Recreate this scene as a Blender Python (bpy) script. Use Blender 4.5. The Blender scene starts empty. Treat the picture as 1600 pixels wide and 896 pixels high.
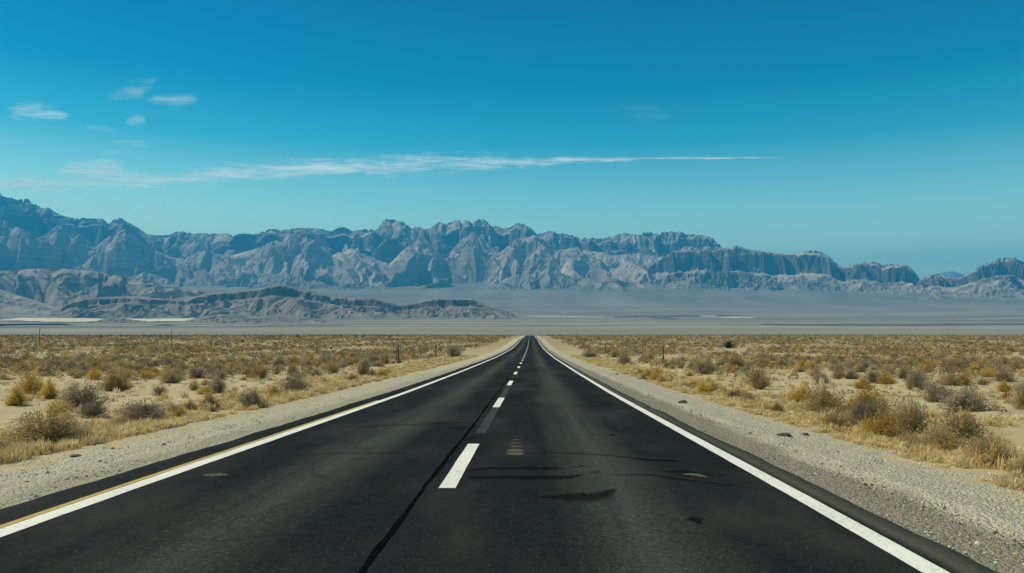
import bpy, math, random
import numpy as np
from math import radians as R

rng = np.random.default_rng(11)
random.seed(11)
scene = bpy.context.scene
COL = scene.collection
F_PX, VPX, HZY = 1250.0, 830.0, 520.0      # focal length / vanishing point of the photograph (1600 px wide)
CAMX, CAMH = 0.8, 1.66

# ------------------------------------------------------------------ helpers
def mesh_np(name, V, F, smooth=False, attrs=None, mats=None, midx=None):
    V = np.asarray(V, np.float32); F = np.asarray(F, np.int32)
    me = bpy.data.meshes.new(name)
    me.vertices.add(len(V)); me.vertices.foreach_set('co', V.ravel())
    k = F.shape[1]
    me.loops.add(F.size); me.loops.foreach_set('vertex_index', F.ravel())
    me.polygons.add(len(F)); me.polygons.foreach_set('loop_start', np.arange(0, F.size, k, dtype=np.int32))
    me.polygons.foreach_set('use_smooth', np.full(len(F), bool(smooth)))
    if midx is not None: me.polygons.foreach_set('material_index', np.asarray(midx, np.int32))
    me.update(calc_edges=True)
    for m in (mats or []): me.materials.append(m)
    for an, (dom, typ, arr) in (attrs or {}).items():
        a = me.attributes.new(an, typ, dom)
        a.data.foreach_set('color' if typ == 'FLOAT_COLOR' else 'value', np.asarray(arr, np.float32).ravel())
    return me

def link(name, me, parent=None, loc=None):
    o = bpy.data.objects.new(name, me); COL.objects.link(o)
    if parent is not None: o.parent = parent
    if loc is not None: o.location = loc
    return o

def empty(name, loc, rz=0.0, sc=(1, 1, 1)):
    o = bpy.data.objects.new(name, None); COL.objects.link(o)
    o.location = loc; o.rotation_euler = (0, 0, rz); o.scale = sc; o.empty_display_size = 0.3
    return o

def tag(o, label, cat, group=None, kind=None):
    if label: o['label'] = label
    if cat: o['category'] = cat
    if group: o['group'] = group
    if kind: o['kind'] = kind
    return o

def structure(o):
    o['kind'] = 'structure'; return o

def grid_faces(nr, nc):
    i = np.arange(nr * nc).reshape(nr, nc)
    return np.stack([i[:-1, :-1], i[:-1, 1:], i[1:, 1:], i[1:, :-1]], -1).reshape(-1, 4)

_perm = np.random.default_rng(3).integers(0, 1 << 16, 65536).astype(np.uint32)
def h2(ix, iy, seed=0):
    a = _perm[(ix.astype(np.int64) + seed * 131) & 65535]
    return _perm[(a.astype(np.int64) + iy.astype(np.int64)) & 65535].astype(np.float32) / 65536.0

def perlin(x, y, seed=0):
    x = np.asarray(x, np.float64); y = np.asarray(y, np.float64)
    ix = np.floor(x); iy = np.floor(y); fx = (x - ix).astype(np.float32); fy = (y - iy).astype(np.float32)
    u = fx * fx * fx * (fx * (fx * 6 - 15) + 10); v = fy * fy * fy * (fy * (fy * 6 - 15) + 10)
    def g(dx, dy):
        a = h2(ix + dx, iy + dy, seed) * (2 * np.pi)
        return np.cos(a) * (fx - dx) + np.sin(a) * (fy - dy)
    a = g(0, 0); b = g(1, 0); c = g(0, 1); d = g(1, 1)
    return (a + (b - a) * u + (c - a) * v + (a - b - c + d) * u * v) * 1.4

def fbm(x, y, o=4, seed=0, gain=.5):
    t = 0; a = 1.; n = 0
    for k in range(o):
        t = t + a * perlin(x * 2 ** k + 17.3 * k, y * 2 ** k - 9.1 * k, seed + k); n += a; a *= gain
    return t / n

def ridged(x, y, o=4, seed=0, gain=.5):
    t = 0; a = 1.; n = 0
    for k in range(o):
        t = t + a * (1 - np.abs(perlin(x * 2 ** k + 5.7 * k, y * 2 ** k + 3.1 * k, seed + k)) * 1.6); n += a; a *= gain
    return t / n

def sstep(a, b, x):
    t = np.clip((x - a) / (b - a), 0, 1); return t * t * (3 - 2 * t)

# ------------------------------------------------------------------ materials
def newmat(name):
    m = bpy.data.materials.new(name); m.use_nodes = True
    nt = m.node_tree; nt.nodes.clear()
    return m, nt

class N:
    """tiny node-building helper"""
    def __init__(s, nt): s.nt = nt
    def n(s, t, ins=None, **props):
        nd = s.nt.nodes.new(t)
        for k, v in props.items(): setattr(nd, k, v)
        for k, v in (ins or {}).items():
            if isinstance(v, bpy.types.NodeSocket): s.nt.links.new(v, nd.inputs[k])
            else: nd.inputs[k].default_value = v
        return nd
    def math(s, op, a, b=0.0, c=0.0, clamp=False):
        nd = s.n('ShaderNodeMath', {0: a, 1: b, 2: c}, operation=op); nd.use_clamp = clamp
        return nd.outputs[0]
    def mix(s, f, a, b, blend='MIX'):
        nd = s.n('ShaderNodeMix', data_type='RGBA', blend_type=blend)
        for sock, v in ((nd.inputs[0], f), (nd.inputs[6], a), (nd.inputs[7], b)):
            if isinstance(v, bpy.types.NodeSocket): s.nt.links.new(v, sock)
            else: sock.default_value = v if not isinstance(v, tuple) or len(v) == 4 else (*v, 1)
        return nd.outputs[2]
    def noise(s, vec, scale, detail=4, rough=.55, dist=0.0):
        return s.n('ShaderNodeTexNoise', {'Vector': vec, 'Scale': scale, 'Detail': detail, 'Roughness': rough, 'Distortion': dist}).outputs[0]
    def ramp(s, f, stops):
        nd = s.n('ShaderNodeValToRGB', {0: f}); cr = nd.color_ramp
        while len(cr.elements) < len(stops): cr.elements.new(.5)
        for e, (p, c) in zip(cr.elements, stops):
            e.position = p; e.color = (*c, 1) if len(c) == 3 else c
        return nd.outputs[0]
    def rng(s, v, a, b, c=0., d=1.):
        nd = s.n('ShaderNodeMapRange', {0: v, 1: a, 2: b, 3: c, 4: d}); return nd.outputs[0]
    def mapv(s, vec, scale=(1, 1, 1), loc=(0, 0, 0)):
        return s.n('ShaderNodeMapping', {'Vector': vec, 'Scale': scale, 'Location': loc}).outputs[0]
    def out(s, sh, vol=None):
        o = s.n('ShaderNodeOutputMaterial')
        if sh is not None: s.nt.links.new(sh, o.inputs[0])
        if vol is not None: s.nt.links.new(vol, o.inputs[1])
    def bsdf(s, col, rough=.9, normal=None, spec=.2):
        d = {'Base Color': col if isinstance(col, bpy.types.NodeSocket) else (*col, 1), 'Roughness': rough, 'Specular IOR Level': spec}
        if normal is not None: d['Normal'] = normal
        return s.n('ShaderNodeBsdfPrincipled', d).outputs[0]
    def bump(s, h, strength=.5, dist=.02, normal=None):
        d = {'Height': h, 'Strength': strength, 'Distance': dist}
        if normal is not None: d['Normal'] = normal
        return s.n('ShaderNodeBump', d).outputs[0]
    def pos(s): return s.n('ShaderNodeNewGeometry').outputs['Position']

def mat_ground():
    m, nt = newmat('desert_sand'); b = N(nt); p = b.pos()
    n1 = b.noise(p, .09, 5, .6); n2 = b.noise(p, .9, 5, .65); n3 = b.noise(p, 9, 4, .7)
    c = b.mix(b.rng(n1, .35, .65), (.41, .335, .19), (.48, .40, .24))
    c = b.mix(b.rng(n2, .48, .75), c, (.33, .26, .165))
    c = b.mix(b.rng(n3, .55, .8, 0, .6), c, (.27, .225, .15))
    # pebble specks
    v = b.n('ShaderNodeTexVoronoi', {'Vector': p, 'Scale': 7.0}).outputs['Distance']
    c = b.mix(b.rng(v, .12, .06, 0, .6), c, (.20, .17, .13))
    # farther scrub flat: low litter and dry growth tint it brown-olive
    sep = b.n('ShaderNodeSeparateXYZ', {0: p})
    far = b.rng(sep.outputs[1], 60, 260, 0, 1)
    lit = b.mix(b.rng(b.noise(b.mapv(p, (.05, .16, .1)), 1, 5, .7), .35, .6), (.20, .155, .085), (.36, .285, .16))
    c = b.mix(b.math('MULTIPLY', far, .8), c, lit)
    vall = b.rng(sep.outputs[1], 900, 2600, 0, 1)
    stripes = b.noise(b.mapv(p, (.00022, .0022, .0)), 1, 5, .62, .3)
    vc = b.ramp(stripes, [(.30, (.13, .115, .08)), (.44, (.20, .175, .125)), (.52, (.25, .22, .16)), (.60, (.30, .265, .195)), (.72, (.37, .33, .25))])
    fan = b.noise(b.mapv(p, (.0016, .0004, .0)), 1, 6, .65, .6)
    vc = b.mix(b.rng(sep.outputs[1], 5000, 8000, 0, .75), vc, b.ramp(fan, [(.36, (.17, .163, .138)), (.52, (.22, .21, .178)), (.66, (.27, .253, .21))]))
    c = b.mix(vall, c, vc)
    h = b.math('ADD', b.math('MULTIPLY', n2, 1.0), b.math('MULTIPLY', n3, .35))
    nrm = b.bump(h, .7, .12)
    b.out(b.bsdf(c, .95, nrm, .1)); return m

def mat_gravel():
    m, nt = newmat('pale_gravel'); b = N(nt); p = b.pos()
    sep = b.n('ShaderNodeSeparateXYZ', {0: p}); x = sep.outputs[0]
    v1 = b.n('ShaderNodeTexVoronoi', {'Vector': p, 'Scale': 22.0})
    v2 = b.n('ShaderNodeTexVoronoi', {'Vector': p, 'Scale': 55.0})
    n1 = b.noise(p, 1.1, 4, .6); n2 = b.noise(p, 14, 4, .7)
    pale = b.mix(b.rng(v1.outputs['Color'], .2, .9), (.395, .37, .275), (.53, .50, .385))
    pale = b.mix(b.rng(n1, .4, .7, 0, .5), pale, (.45, .39, .275))
    grey = b.mix(b.rng(v2.outputs['Color'], .2, .9), (.215, .19, .14), (.32, .285, .21))
    wob = b.math('MULTIPLY', b.math('SUBTRACT', b.noise(b.mapv(p, (1, .35, 1)), 1.2, 5, .65), .5), 1.3)
    ax = b.math('ADD', x, wob)
    fr = b.rng(ax, 5.0, 4.72)                                  # right: broad band of grey chippings by the asphalt
    fl = b.math('MULTIPLY', b.rng(ax, -5.3, -4.9), .5)         # left: fainter
    f = b.math('MAXIMUM', b.math('MULTIPLY', fr, b.math('GREATER_THAN', x, 0.0)), b.math('MULTIPLY', fl, b.math('LESS_THAN', x, 0.0)))
    c = b.mix(f, pale, grey)
    c = b.mix(b.rng(n2, .58, .72, 0, .55), c, (.15, .135, .105))
    h = b.math('ADD', b.math('MULTIPLY', v1.outputs['Distance'], -1.0), b.math('MULTIPLY', v2.outputs['Distance'], -.5))
    h = b.math('ADD', h, b.math('MULTIPLY', b.noise(p, 5, 4, .7), 1.5))
    b.out(b.bsdf(c, .95, b.bump(h, .9, .035), .1)); return m

def mat_asphalt():
    m, nt = newmat('asphalt'); b = N(nt); p = b.pos()
    sep = b.n('ShaderNodeSeparateXYZ', {0: p}); x = sep.outputs[0]; y = sep.outputs[1]
    ax = b.math('ABSOLUTE', b.math('ADD', x, .05))
    long_ = b.noise(b.mapv(p, (1.3, .05, 1)), 1, 5, .6)
    patch = b.noise(b.mapv(p, (.7, .22, 1)), 1, 5, .6)
    fine = b.noise(p, 26, 3, .75); med = b.noise(p, 6, 4, .65)
    d = b.math('ABSOLUTE', b.math('SUBTRACT', ax, 1.75))
    lane = b.rng(b.math('ADD', d, b.math('MULTIPLY', b.math('SUBTRACT', long_, .5), .9)), .75, .0)
    c = b.mix(b.rng(med, .35, .7), (.007, .0088, .0098), (.0125, .0142, .0142))
    c = b.mix(b.math('MULTIPLY', lane, .95), c, (.048, .053, .046))
    grain = b.n('ShaderNodeTexNoise', {'Vector': p, 'Scale': 17.0, 'Detail': 6.0, 'Roughness': .85}).outputs[0]
    c = b.mix(1.0, c, b.ramp(grain, [(.30, (.45, .45, .45)), (.5, (.95, .95, .95)), (.70, (1.9, 1.9, 1.85))]), 'MULTIPLY')
    c = b.mix(b.rng(b.noise(b.mapv(p, (2.2, .035, 1)), 1, 4, .6), .52, .7, 0, .55), c, (.006, .0075, .0085))
    c = b.mix(b.rng(patch, .45, .72, 0, .5), c, (.052, .052, .045))
    # grey dust beside the right edge line
    dust = b.math('MULTIPLY', b.rng(b.math('ADD', x, b.math('MULTIPLY', b.math('SUBTRACT', long_, .5), .3)), 3.72, 3.84), .75)
    c = b.mix(dust, c, (.105, .098, .074))
    v = b.n('ShaderNodeTexVoronoi', {'Vector': p, 'Scale': 42.0, 'Randomness': 1.0})
    sp = b.math('MULTIPLY', b.rng(v.outputs['Distance'], .30, .12), b.rng(v.outputs['Color'], .62, .85))
    c = b.mix(b.math('MULTIPLY', sp, b.rng(lane, 0, 1, .5, 1.0)), c, (.24, .235, .18))
    v3 = b.n('ShaderNodeTexVoronoi', {'Vector': p, 'Scale': 11.0})
    sp3 = b.math('MULTIPLY', b.rng(v3.outputs['Distance'], .10, .05), b.rng(v3.outputs['Color'], .90, .96))
    c = b.mix(b.math('MULTIPLY', sp3, .8), c, (.26, .25, .2))
    c = b.mix(b.rng(fine, .5, .75, 0, .55), c, (.013, .014, .014))
    # hairline cracks across the lanes
    wv = b.n('ShaderNodeTexVoronoi', {'Vector': b.mapv(b.n('ShaderNodeVectorMath', {0: p, 1: b.n('ShaderNodeVectorMath', {0: b.n('ShaderNodeTexNoise', {'Vector': p, 'Scale': .8, 'Detail': 4.0}).outputs[1], 'Scale': 2.2}, operation='SCALE').outputs[0]}, operation='ADD').outputs[0], (.10, .22, 0)), 'Scale': 1.0}, feature='DISTANCE_TO_EDGE')
    cr = b.math('MULTIPLY', b.rng(wv.outputs['Distance'], .006, .002), b.rng(y, 60, 25))
    c = b.mix(b.math('MULTIPLY', cr, .3), c, (.008, .009, .010))
    h = b.math('ADD', fine, b.math('MULTIPLY', v.outputs['Distance'], -.6))
    b.out(b.bsdf(c, .82, b.bump(h, .5, .008), .04)); return m

def mat_paint(name, col, worn=.25):
    m, nt = newmat(name); b = N(nt); p = b.pos()
    n1 = b.noise(p, 22, 5, .75); n2 = b.noise(b.mapv(p, (1, .3, 1)), 2.5, 4, .6)
    f = b.math('MULTIPLY', b.rng(n1, .52, .70), b.rng(n2, .3, .7, worn * .8, worn * 3.0))
    c = b.mix(b.rng(n2, .3, .7), col, tuple(v * .86 for v in col))
    c = b.mix(f, c, (.09, .09, .08))
    b.out(b.bsdf(c, .65, b.bump(n1, .25, .004), .3)); return m

def mat_simple(name, c0, c1, scale=8, rough=.85, bump=.4, dist=.02, spec=.2):
    m, nt = newmat(name); b = N(nt)
    p = b.n('ShaderNodeTexCoord').outputs['Object']
    n1 = b.noise(p, scale, 5, .65)
    b.out(b.bsdf(b.mix(b.rng(n1, .35, .65), c0, c1), rough, b.bump(n1, bump, dist), spec)); return m

FAN = (.225, .215, .18)
def mat_rock(name, talus, cliff, dark, zs=.012, scl=1.0, green=0.0):
    m, nt = newmat(name); b = N(nt); p = b.pos()
    g = b.n('ShaderNodeNewGeometry'); nz = b.n('ShaderNodeSeparateXYZ', {0: g.outputs['True Normal']}).outputs[2]
    z = b.n('ShaderNodeSeparateXYZ', {0: p}).outputs[2]
    n1 = b.noise(p, .0016 * scl, 5, .6); n2 = b.noise(p, .012 * scl, 6, .68)
    zz = b.math('ADD', b.math('MULTIPLY', z, zs), b.math('MULTIPLY', n1, 2.0))
    st = b.n('ShaderNodeTexNoise', {'W': zz, 'Scale': 1.0, 'Detail': 4.0, 'Roughness': .7}, noise_dimensions='1D').outputs[0]
    tal = b.mix(b.rng(n1, .38, .62), talus, tuple(v * .74 for v in talus))
    tal = b.mix(b.rng(n2, .5, .72, 0, .6), tal, dark)
    clf = b.mix(b.rng(st, .38, .62), cliff, dark)
    sl = b.math('ADD', nz, b.math('MULTIPLY', b.math('SUBTRACT', n2, .5), .35))
    c = b.mix(b.rng(sl, .62, .42), tal, clf)
    c = b.mix(b.math('MULTIPLY', b.rng(st, .56, .68), .4), c, tuple(min(1, v * 1.25) for v in talus))
    ht = b.n('ShaderNodeAttribute', attribute_name='ht').outputs['Fac']
    c = b.mix(b.rng(b.math('ADD', ht, b.math('MULTIPLY', b.math('SUBTRACT', n2, .5), .25)), .36, .04), c, FAN)
    h = b.math('ADD', b.math('MULTIPLY', n2, 1.), b.math('MULTIPLY', b.noise(b.mapv(p, (1, 1, .25)), .05 * scl, 4, .7), .5))
    b.out(b.bsdf(c, .97, b.bump(h, .6, 20 / scl), .05)); return m

def mat_leaf(name, cols, trans=.25):
    """per-leaf colour variation + per-plant variation"""
    m, nt = newmat(name); b = N(nt)
    a = b.n('ShaderNodeAttribute', attribute_name='rnd').outputs['Fac']
    oi = b.n('ShaderNodeObjectInfo').outputs['Random']
    st = [(i / max(1, len(cols) - 1), c) for i, c in enumerate(cols)]
    c = b.ramp(b.math('ADD', b.math('MULTIPLY', a, .75), b.math('MULTIPLY', oi, .25)), st)
    c = b.n('ShaderNodeHueSaturation', {'Value': b.rng(oi, 0, 1, .82, 1.15), 'Color': c}).outputs[0]
    d = b.bsdf(c, .85, None, .1); t = b.n('ShaderNodeBsdfTranslucent', {'Color': c}).outputs[0]
    mx = b.n('ShaderNodeMixShader', {0: trans, 1: d, 2: t}).outputs[0]
    b.out(mx); return m

def mat_attr(name, trans=.2):
    m, nt = newmat(name); b = N(nt)
    c = b.n('ShaderNodeAttribute', attribute_name='tint').outputs['Color']
    d = b.bsdf(c, .9, None, .08); t = b.n('ShaderNodeBsdfTranslucent', {'Color': c}).outputs[0]
    b.out(b.n('ShaderNodeMixShader', {0: trans, 1: d, 2: t}).outputs[0]); return m

# ------------------------------------------------------------------ land profile along the road
_pp = np.array([(-90, .9), (0, .07), (6.7, 0), (12.6, -.13), (28, -.45), (52, -.82), (100, -1.45), (172, -2.0), (250, -1.95), (330, -1.42),
                (385, -1.12), (415, -1.6), (448, -1.95), (480, -1.45), (560, -1.15), (714, -.95), (850, -1.9), (1200, -9), (2000, -20), (2600, -12),
                (3000, 6), (4000, 40), (5000, 82), (6000, 126), (8000, 292), (9000, 420), (10000, 560), (11500, 730), (40000, 800)], float)
_yy = np.arange(-90, 40000, 1.0)
_zz = np.interp(_yy, _pp[:, 0], _pp[:, 1])
def _smooth(a, k):
    ker = np.hanning(2 * k + 3)[1:-1]; ker /= ker.sum()
    return np.convolve(np.pad(a, k, mode='edge'), ker, 'valid')
_z1 = _smooth(_zz, 6); _z2 = _smooth(_zz, 22); _z3 = _smooth(_zz, 500)
_w2 = sstep(30, 60, _yy); _w3 = sstep(900, 1600, _yy)
_zz = (_z1 * (1 - _w2) + _z2 * _w2) * (1 - _w3) + _z3 * _w3
def prof(y): return np.interp(y, _yy, _zz)

def side(x):
    ax = np.abs(x)
    return np.interp(ax, [0, 3.6, 4.1, 4.2, 5.2, 6.6, 8, 10, 30], [0.0, -.05, -.058, -.064, -.10, -.20, -.25, -.22, -.15])
def ground_z(x, y):
    x = np.asarray(x, float); y = np.asarray(y, float)
    ax = np.abs(x)
    m = sstep(6.2, 11, ax)
    lump = (.10 * perlin(x / 4.2, y / 4.2, 5) + .05 * perlin(x / 1.3, y / 1.3, 6)) * sstep(300, 60, y) + .25 * perlin(x / 31, y / 31, 7) * sstep(9, 40, ax) * sstep(1500, 500, y)
    big = sstep(1800, 5000, y) * (9 * perlin(x / 900, y / 2300, 21) + 25 * perlin(x / 2600, y / 5000, 22) * sstep(4000, 8000, y))
    return prof(y) + side(x) + m * lump + big

_sy = np.concatenate([np.arange(4, 120, .25), np.arange(120, 700, 2.0)])
def at_px(px, py, below=.22):
    """ground point seen at pixel (px, py) of the photograph"""
    yy = HZY + F_PX * (CAMH - (np.interp(_sy, _yy, _zz) - below)) / _sy
    i = np.argmax(yy <= py) if np.any(yy <= py) else len(_sy) - 1
    Y = float(_sy[i]); X = CAMX + (px - VPX) / F_PX * Y
    return X, Y, float(ground_z(X, Y))

# ------------------------------------------------------------------ ground sheet
ys = np.concatenate([np.linspace(-40, 4, 40), 4 + (np.geomspace(1, 16001, 420) - 1)])
us = np.sinh(np.linspace(-3.4, 3.4, 520)); us = us / us.max() * 1.35
Yg, Ug = np.meshgrid(ys, us, indexing='ij')
Xg = Ug * (Yg + 70)
Zg = ground_z(Xg, Yg)
inner = np.abs(Xg) < 6.4
Zg = np.where(inner, Zg - .16 * sstep(6.4, 5.6, np.abs(Xg)) - .02 * sstep(100, 600, Yg), Zg)
MAT_GROUND = mat_ground()
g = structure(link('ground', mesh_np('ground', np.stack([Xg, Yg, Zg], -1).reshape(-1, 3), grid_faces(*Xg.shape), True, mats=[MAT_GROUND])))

# ------------------------------------------------------------------ road
MAT_ASPH = mat_asphalt()
ry = np.concatenate([np.arange(-12, 40, .2), np.arange(40, 200, 1.0), np.arange(200, 1100, 4.0)])
nx = 40
t = np.linspace(0, 1, nx)
le = -4.3 + .05 * perlin(ry / 1.7, ry * 0 + .5, 31) + .025 * perlin(ry * 2.1, ry * 0 + .5, 32)
re = 4.02 + .05 * perlin(ry / 1.9, ry * 0 + 7.5, 33) + .025 * perlin(ry * 2.3, ry * 0 + 7.5, 34)
RX = le[:, None] + (re - le)[:, None] * t[None, :]
RY = np.repeat(ry[:, None], nx, 1)
def crown(x): return -.012 * (np.abs(x) / 3.6) ** 2
RZ = prof(RY) + crown(RX)
V = np.stack([RX, RY, RZ], -1)
# pavement edge: skirt on both sides gives the slab its thickness
skl = V[:, :1].copy(); skl[..., 2] -= .12; skl[..., 0] -= .03
skr = V[:, -1:].copy(); skr[..., 2] -= .12; skr[..., 0] += .03
V = np.concatenate([skl, V, skr], 1)
road = structure(link('road', mesh_np('road', V.reshape(-1, 3), grid_faces(*V.shape[:2]), True, mats=[MAT_ASPH])))

def road_strip(name, x0, x1, y0, y1, mat, lift=.005, step=.5, parent=road, wob=.006):
    n = max(3, int((y1 - y0) / step) + 1)
    if y1 - y0 > 200: yy = np.concatenate([np.arange(y0, 40, .3), np.arange(40, 200, 1.0), np.arange(200, y1, 4.0)])
    else: yy = np.linspace(y0, y1, n)
    s = abs(x0 * 13.7 + y0)
    xa = x0 + wob * perlin(yy * 1.7, yy * 0 + s, 41); xb = x1 + wob * perlin(yy * 1.5, yy * 0 + s + 5, 42)
    k = 4
    X = np.stack([xa + (xb - xa) * i / (k - 1) for i in range(k)], 1)
    Y = np.repeat(yy[:, None], k, 1)
    l = lift + np.clip(yy - 100, 0, 600)[:, None] * .00006
    Z = prof(Y) + crown(X) + l
    return structure(link(name, mesh_np(name, np.stack([X, Y, Z], -1).reshape(-1, 3), grid_faces(*X.shape), True, mats=[mat]), parent))

M_WHITE = mat_paint('white_road_paint', (.78, .765, .68), .3)
M_YEL = mat_paint('yellow_road_paint', (.46, .33, .07), .4)
M_BAND = mat_simple('greyed_asphalt', (.022, .024, .023), (.034, .036, .032), 14)
def mat_soaked(name, c0, c1, strength, rough=.8):
    m, nt = newmat(name); b = N(nt); p = b.pos()
    cov = b.n('ShaderNodeAttribute', attribute_name='cover').outputs['Fac']
    n1 = b.noise(b.mapv(p, (7, 4, 7)), 1, 6, .75); n2 = b.noise(p, 55, 4, .8)
    n = b.math('ADD', b.math('MULTIPLY', n1, .6), b.math('MULTIPLY', n2, .4))
    a = b.math('MULTIPLY', b.rng(b.math('ADD', cov, b.math('MULTIPLY', b.math('SUBTRACT', n, .5), 1.9)), .25, .95), strength)
    sh = b.bsdf(b.mix(b.rng(n2, .4, .6), c0, c1), rough, b.bump(n2, .5, .006), .0)
    b.out(b.n('ShaderNodeMixShader', {0: a, 1: b.n('ShaderNodeBsdfTransparent').outputs[0], 2: sh}).outputs[0]); return m
M_SOAK = mat_soaked('soaked_tar', (.006, .007, .0085), (.010, .011, .012), .55)
M_WORN = mat_soaked('worn_grey_paint', (.115, .113, .09), (.15, .145, .115), .75)
M_TAR = mat_simple('black_tar', (.003, .0035, .0042), (.0055, .006, .0068), 9, .95, .4, .01, .0)
road_strip('edge_line', -3.755, -3.55, -12, 1000, M_WHITE)
road_strip('edge_line', 3.51, 3.70, -12, 1000, M_WHITE)
road_strip('yellow_line', -3.85, -3.766, -12, 24, M_YEL, .005)
for k in range(60):
    y0 = 8.75 + 12.2 * k
    road_strip('lane_dash', -.215, -.03, y0, y0 + 4.1, M_WHITE, .009)
road_strip('faded_strip', -.215, -.03, 14.5, 20.8, M_BAND, .004)
road_strip('faded_strip', -.215, -.03, 25.2, 33.0, M_BAND, .004)

def tar_blob(pts, name='tar_patch', mat=M_SOAK, lift=.0045, parent=road):
    """pts: (x, y, half width) spine on the road surface"""
    pts = np.array(pts, float); s = np.linspace(0, 1, len(pts)); ss = np.linspace(0, 1, 50)
    x = np.interp(ss, s, pts[:, 0]); y = np.interp(ss, s, pts[:, 1]); w = np.interp(ss, s, pts[:, 2])
    x = _smooth(x, 3); y = _smooth(y, 3)
    w = w * (1 + .35 * perlin(ss * 14, ss * 0 + pts[0, 0] * 3.3, 51))
    tx = np.gradient(x); ty = np.gradient(y); L = np.hypot(tx, ty) + 1e-9
    nxv, nyv = -ty / L, tx / L
    rows = []
    for k in (-1.5, -.8, -.3, .3, .8, 1.5):
        X = x + nxv * w * k; Y = y + nyv * w * k
        rows.append(np.stack([X, Y, prof(Y) + crown(X) + lift], -1))
    P = np.stack(rows, 1)
    return structure(link(name, mesh_np(name, P.reshape(-1, 3), grid_faces(50, 6), True, {'cover': ('POINT', 'FLOAT', np.tile([0, .7, 1, 1, .7, 0], 50))}, [mat]), parent))

def rp(px, py):                 # a road-surface point at a photograph pixel
    X, Y, Z = at_px(px, py, .02); return X, Y
def blob_px(pts, **k):
    out = []
    for (px, py, hp) in pts:
        X, Y = rp(px, py); X2, Y2 = rp(px, py + 4)
        out.append((X, Y, hp * abs(Y - Y2) / 4)); 
    return tar_blob(out, **k)
# joint filled with tar beside the dashes
sx = np.arange(-12, 60, 1.0)
pts = [(-.37 + .010 * math.sin(y * .5) + .008 * math.sin(y * 1.9), y, (.017 + .010 * (math.sin(y * 1.3) > -.2)) * (1 if y < 24 else .7)) for y in sx]
P = np.array(pts)
yy = np.linspace(-12, 58, 500); w = np.interp(yy, P[:, 1], P[:, 2]) * (1 + .4 * perlin(yy * 2.2, yy * 0, 61)); xx = np.interp(yy, P[:, 1], P[:, 0]) + .012 * perlin(yy * 1.1, yy * 0, 62)
G = np.stack([np.stack([xx + k * w, yy, prof(yy) + crown(xx) + .0065], -1) for k in (-1, 0, 1)], 1)
structure(link('tar_joint', mesh_np('tar_joint', G.reshape(-1, 3), grid_faces(500, 3), True, mats=[M_TAR]), road))
blob_px([(722, 742, .6), (760, 738, 1.5), (800, 737, 2), (850, 736, 2.4), (890, 735, 2), (915, 731, .8)])
blob_px([(728, 753, 1), (770, 753, 2), (820, 753, 2.6), (880, 751, 2.4), (912, 745, 1.6), (940, 743, .5)])
blob_px([(840, 782, .3), (870, 784, 2), (900, 786, 4), (925, 785, 3.4), (945, 779, 1.6), (960, 771, .4)])
blob_px([(985, 720, .4), (1015, 722, 1.5), (1040, 725, 2.2), (1062, 724, .6)])
blob_px([(1030, 740, .6), (1070, 742, 1.8), (1110, 745, 2.4), (1133, 747, .8)])
blob_px([(800, 712, .3), (880, 713, .7), (950, 716, .6), (1030, 722, .3)])
blob_px([(930, 745, .3), (1010, 748, .7), (1090, 757, .6), (1200, 768, .4)])
blob_px([(520, 671, .2), (600, 667, .5), (700, 664, .6), (735, 663, .4)])
blob_px([(450, 716, .2), (540, 713, .6), (640, 712, .4)])
blob_px([(722, 690, .2), (740, 689, .7), (758, 688, .3)])
blob_px([(690, 672, .2), (730, 671, .8), (760, 670, .3)])
blob_px([(950, 684, .2), (955, 683, 1.6), (962, 684, .3)])
blob_px([(1074, 823, .3), (1084, 822, 1.6), (1095, 824, .4)])
for k, y in enumerate((21.5, 25, 29.5, 33, 38, 45, 54, 66, 80)):
    x0 = random.uniform(-3.3, -.2) if k % 2 else random.uniform(-.2, .4)
    x1 = x0 + random.uniform(2.0, 3.2); x1 = min(x1, 3.4)
    n = 9; s = random.uniform(0, 9)
    tar_blob([(x0 + (x1 - x0) * i / 8, y + .18 * math.sin(s + i * .9), .012 + .02 * math.sin(i / 8 * math.pi) * (1 + y / 40)) for i in range(n)])
# remains of an older painted dash in the right lane
X0, Y0 = rp(791, 715); X1, _ = rp(818, 715); X2, Y2 = rp(805, 686)
gy_, gx_ = np.meshgrid(np.linspace(Y0, Y2, 60), np.linspace(-.13, .13, 9), indexing='ij')
gX = gx_ + .5 * (X0 + X1) + .02 * perlin(gy_ * 3, gy_ * 0, 77)
cv = (np.sin(np.linspace(0, 1, 60) * 34) * .35 + .62 - np.linspace(0, .45, 60))[:, None] * np.clip(1.6 - np.abs(gx_) / .09, 0, 1) + .35 * (np.linspace(0, 1, 60) < .25)[:, None]
structure(link('worn_dash', mesh_np('worn_dash', np.stack([gX, gy_, prof(gy_) + crown(gX) + .0055], -1).reshape(-1, 3), grid_faces(60, 9), True, {'cover': ('POINT', 'FLOAT', np.clip(cv, 0, 1).ravel())}, [M_WORN]), road))
blob_px([(316, 749, .4), (335, 748, 2), (357, 747, .6)], name='worn_dash', mat=M_WORN)
blob_px([(1066, 746, .4), (1085, 747, 1.6), (1108, 750, .5)], name='worn_dash', mat=M_WORN, lift=.0085)

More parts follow.
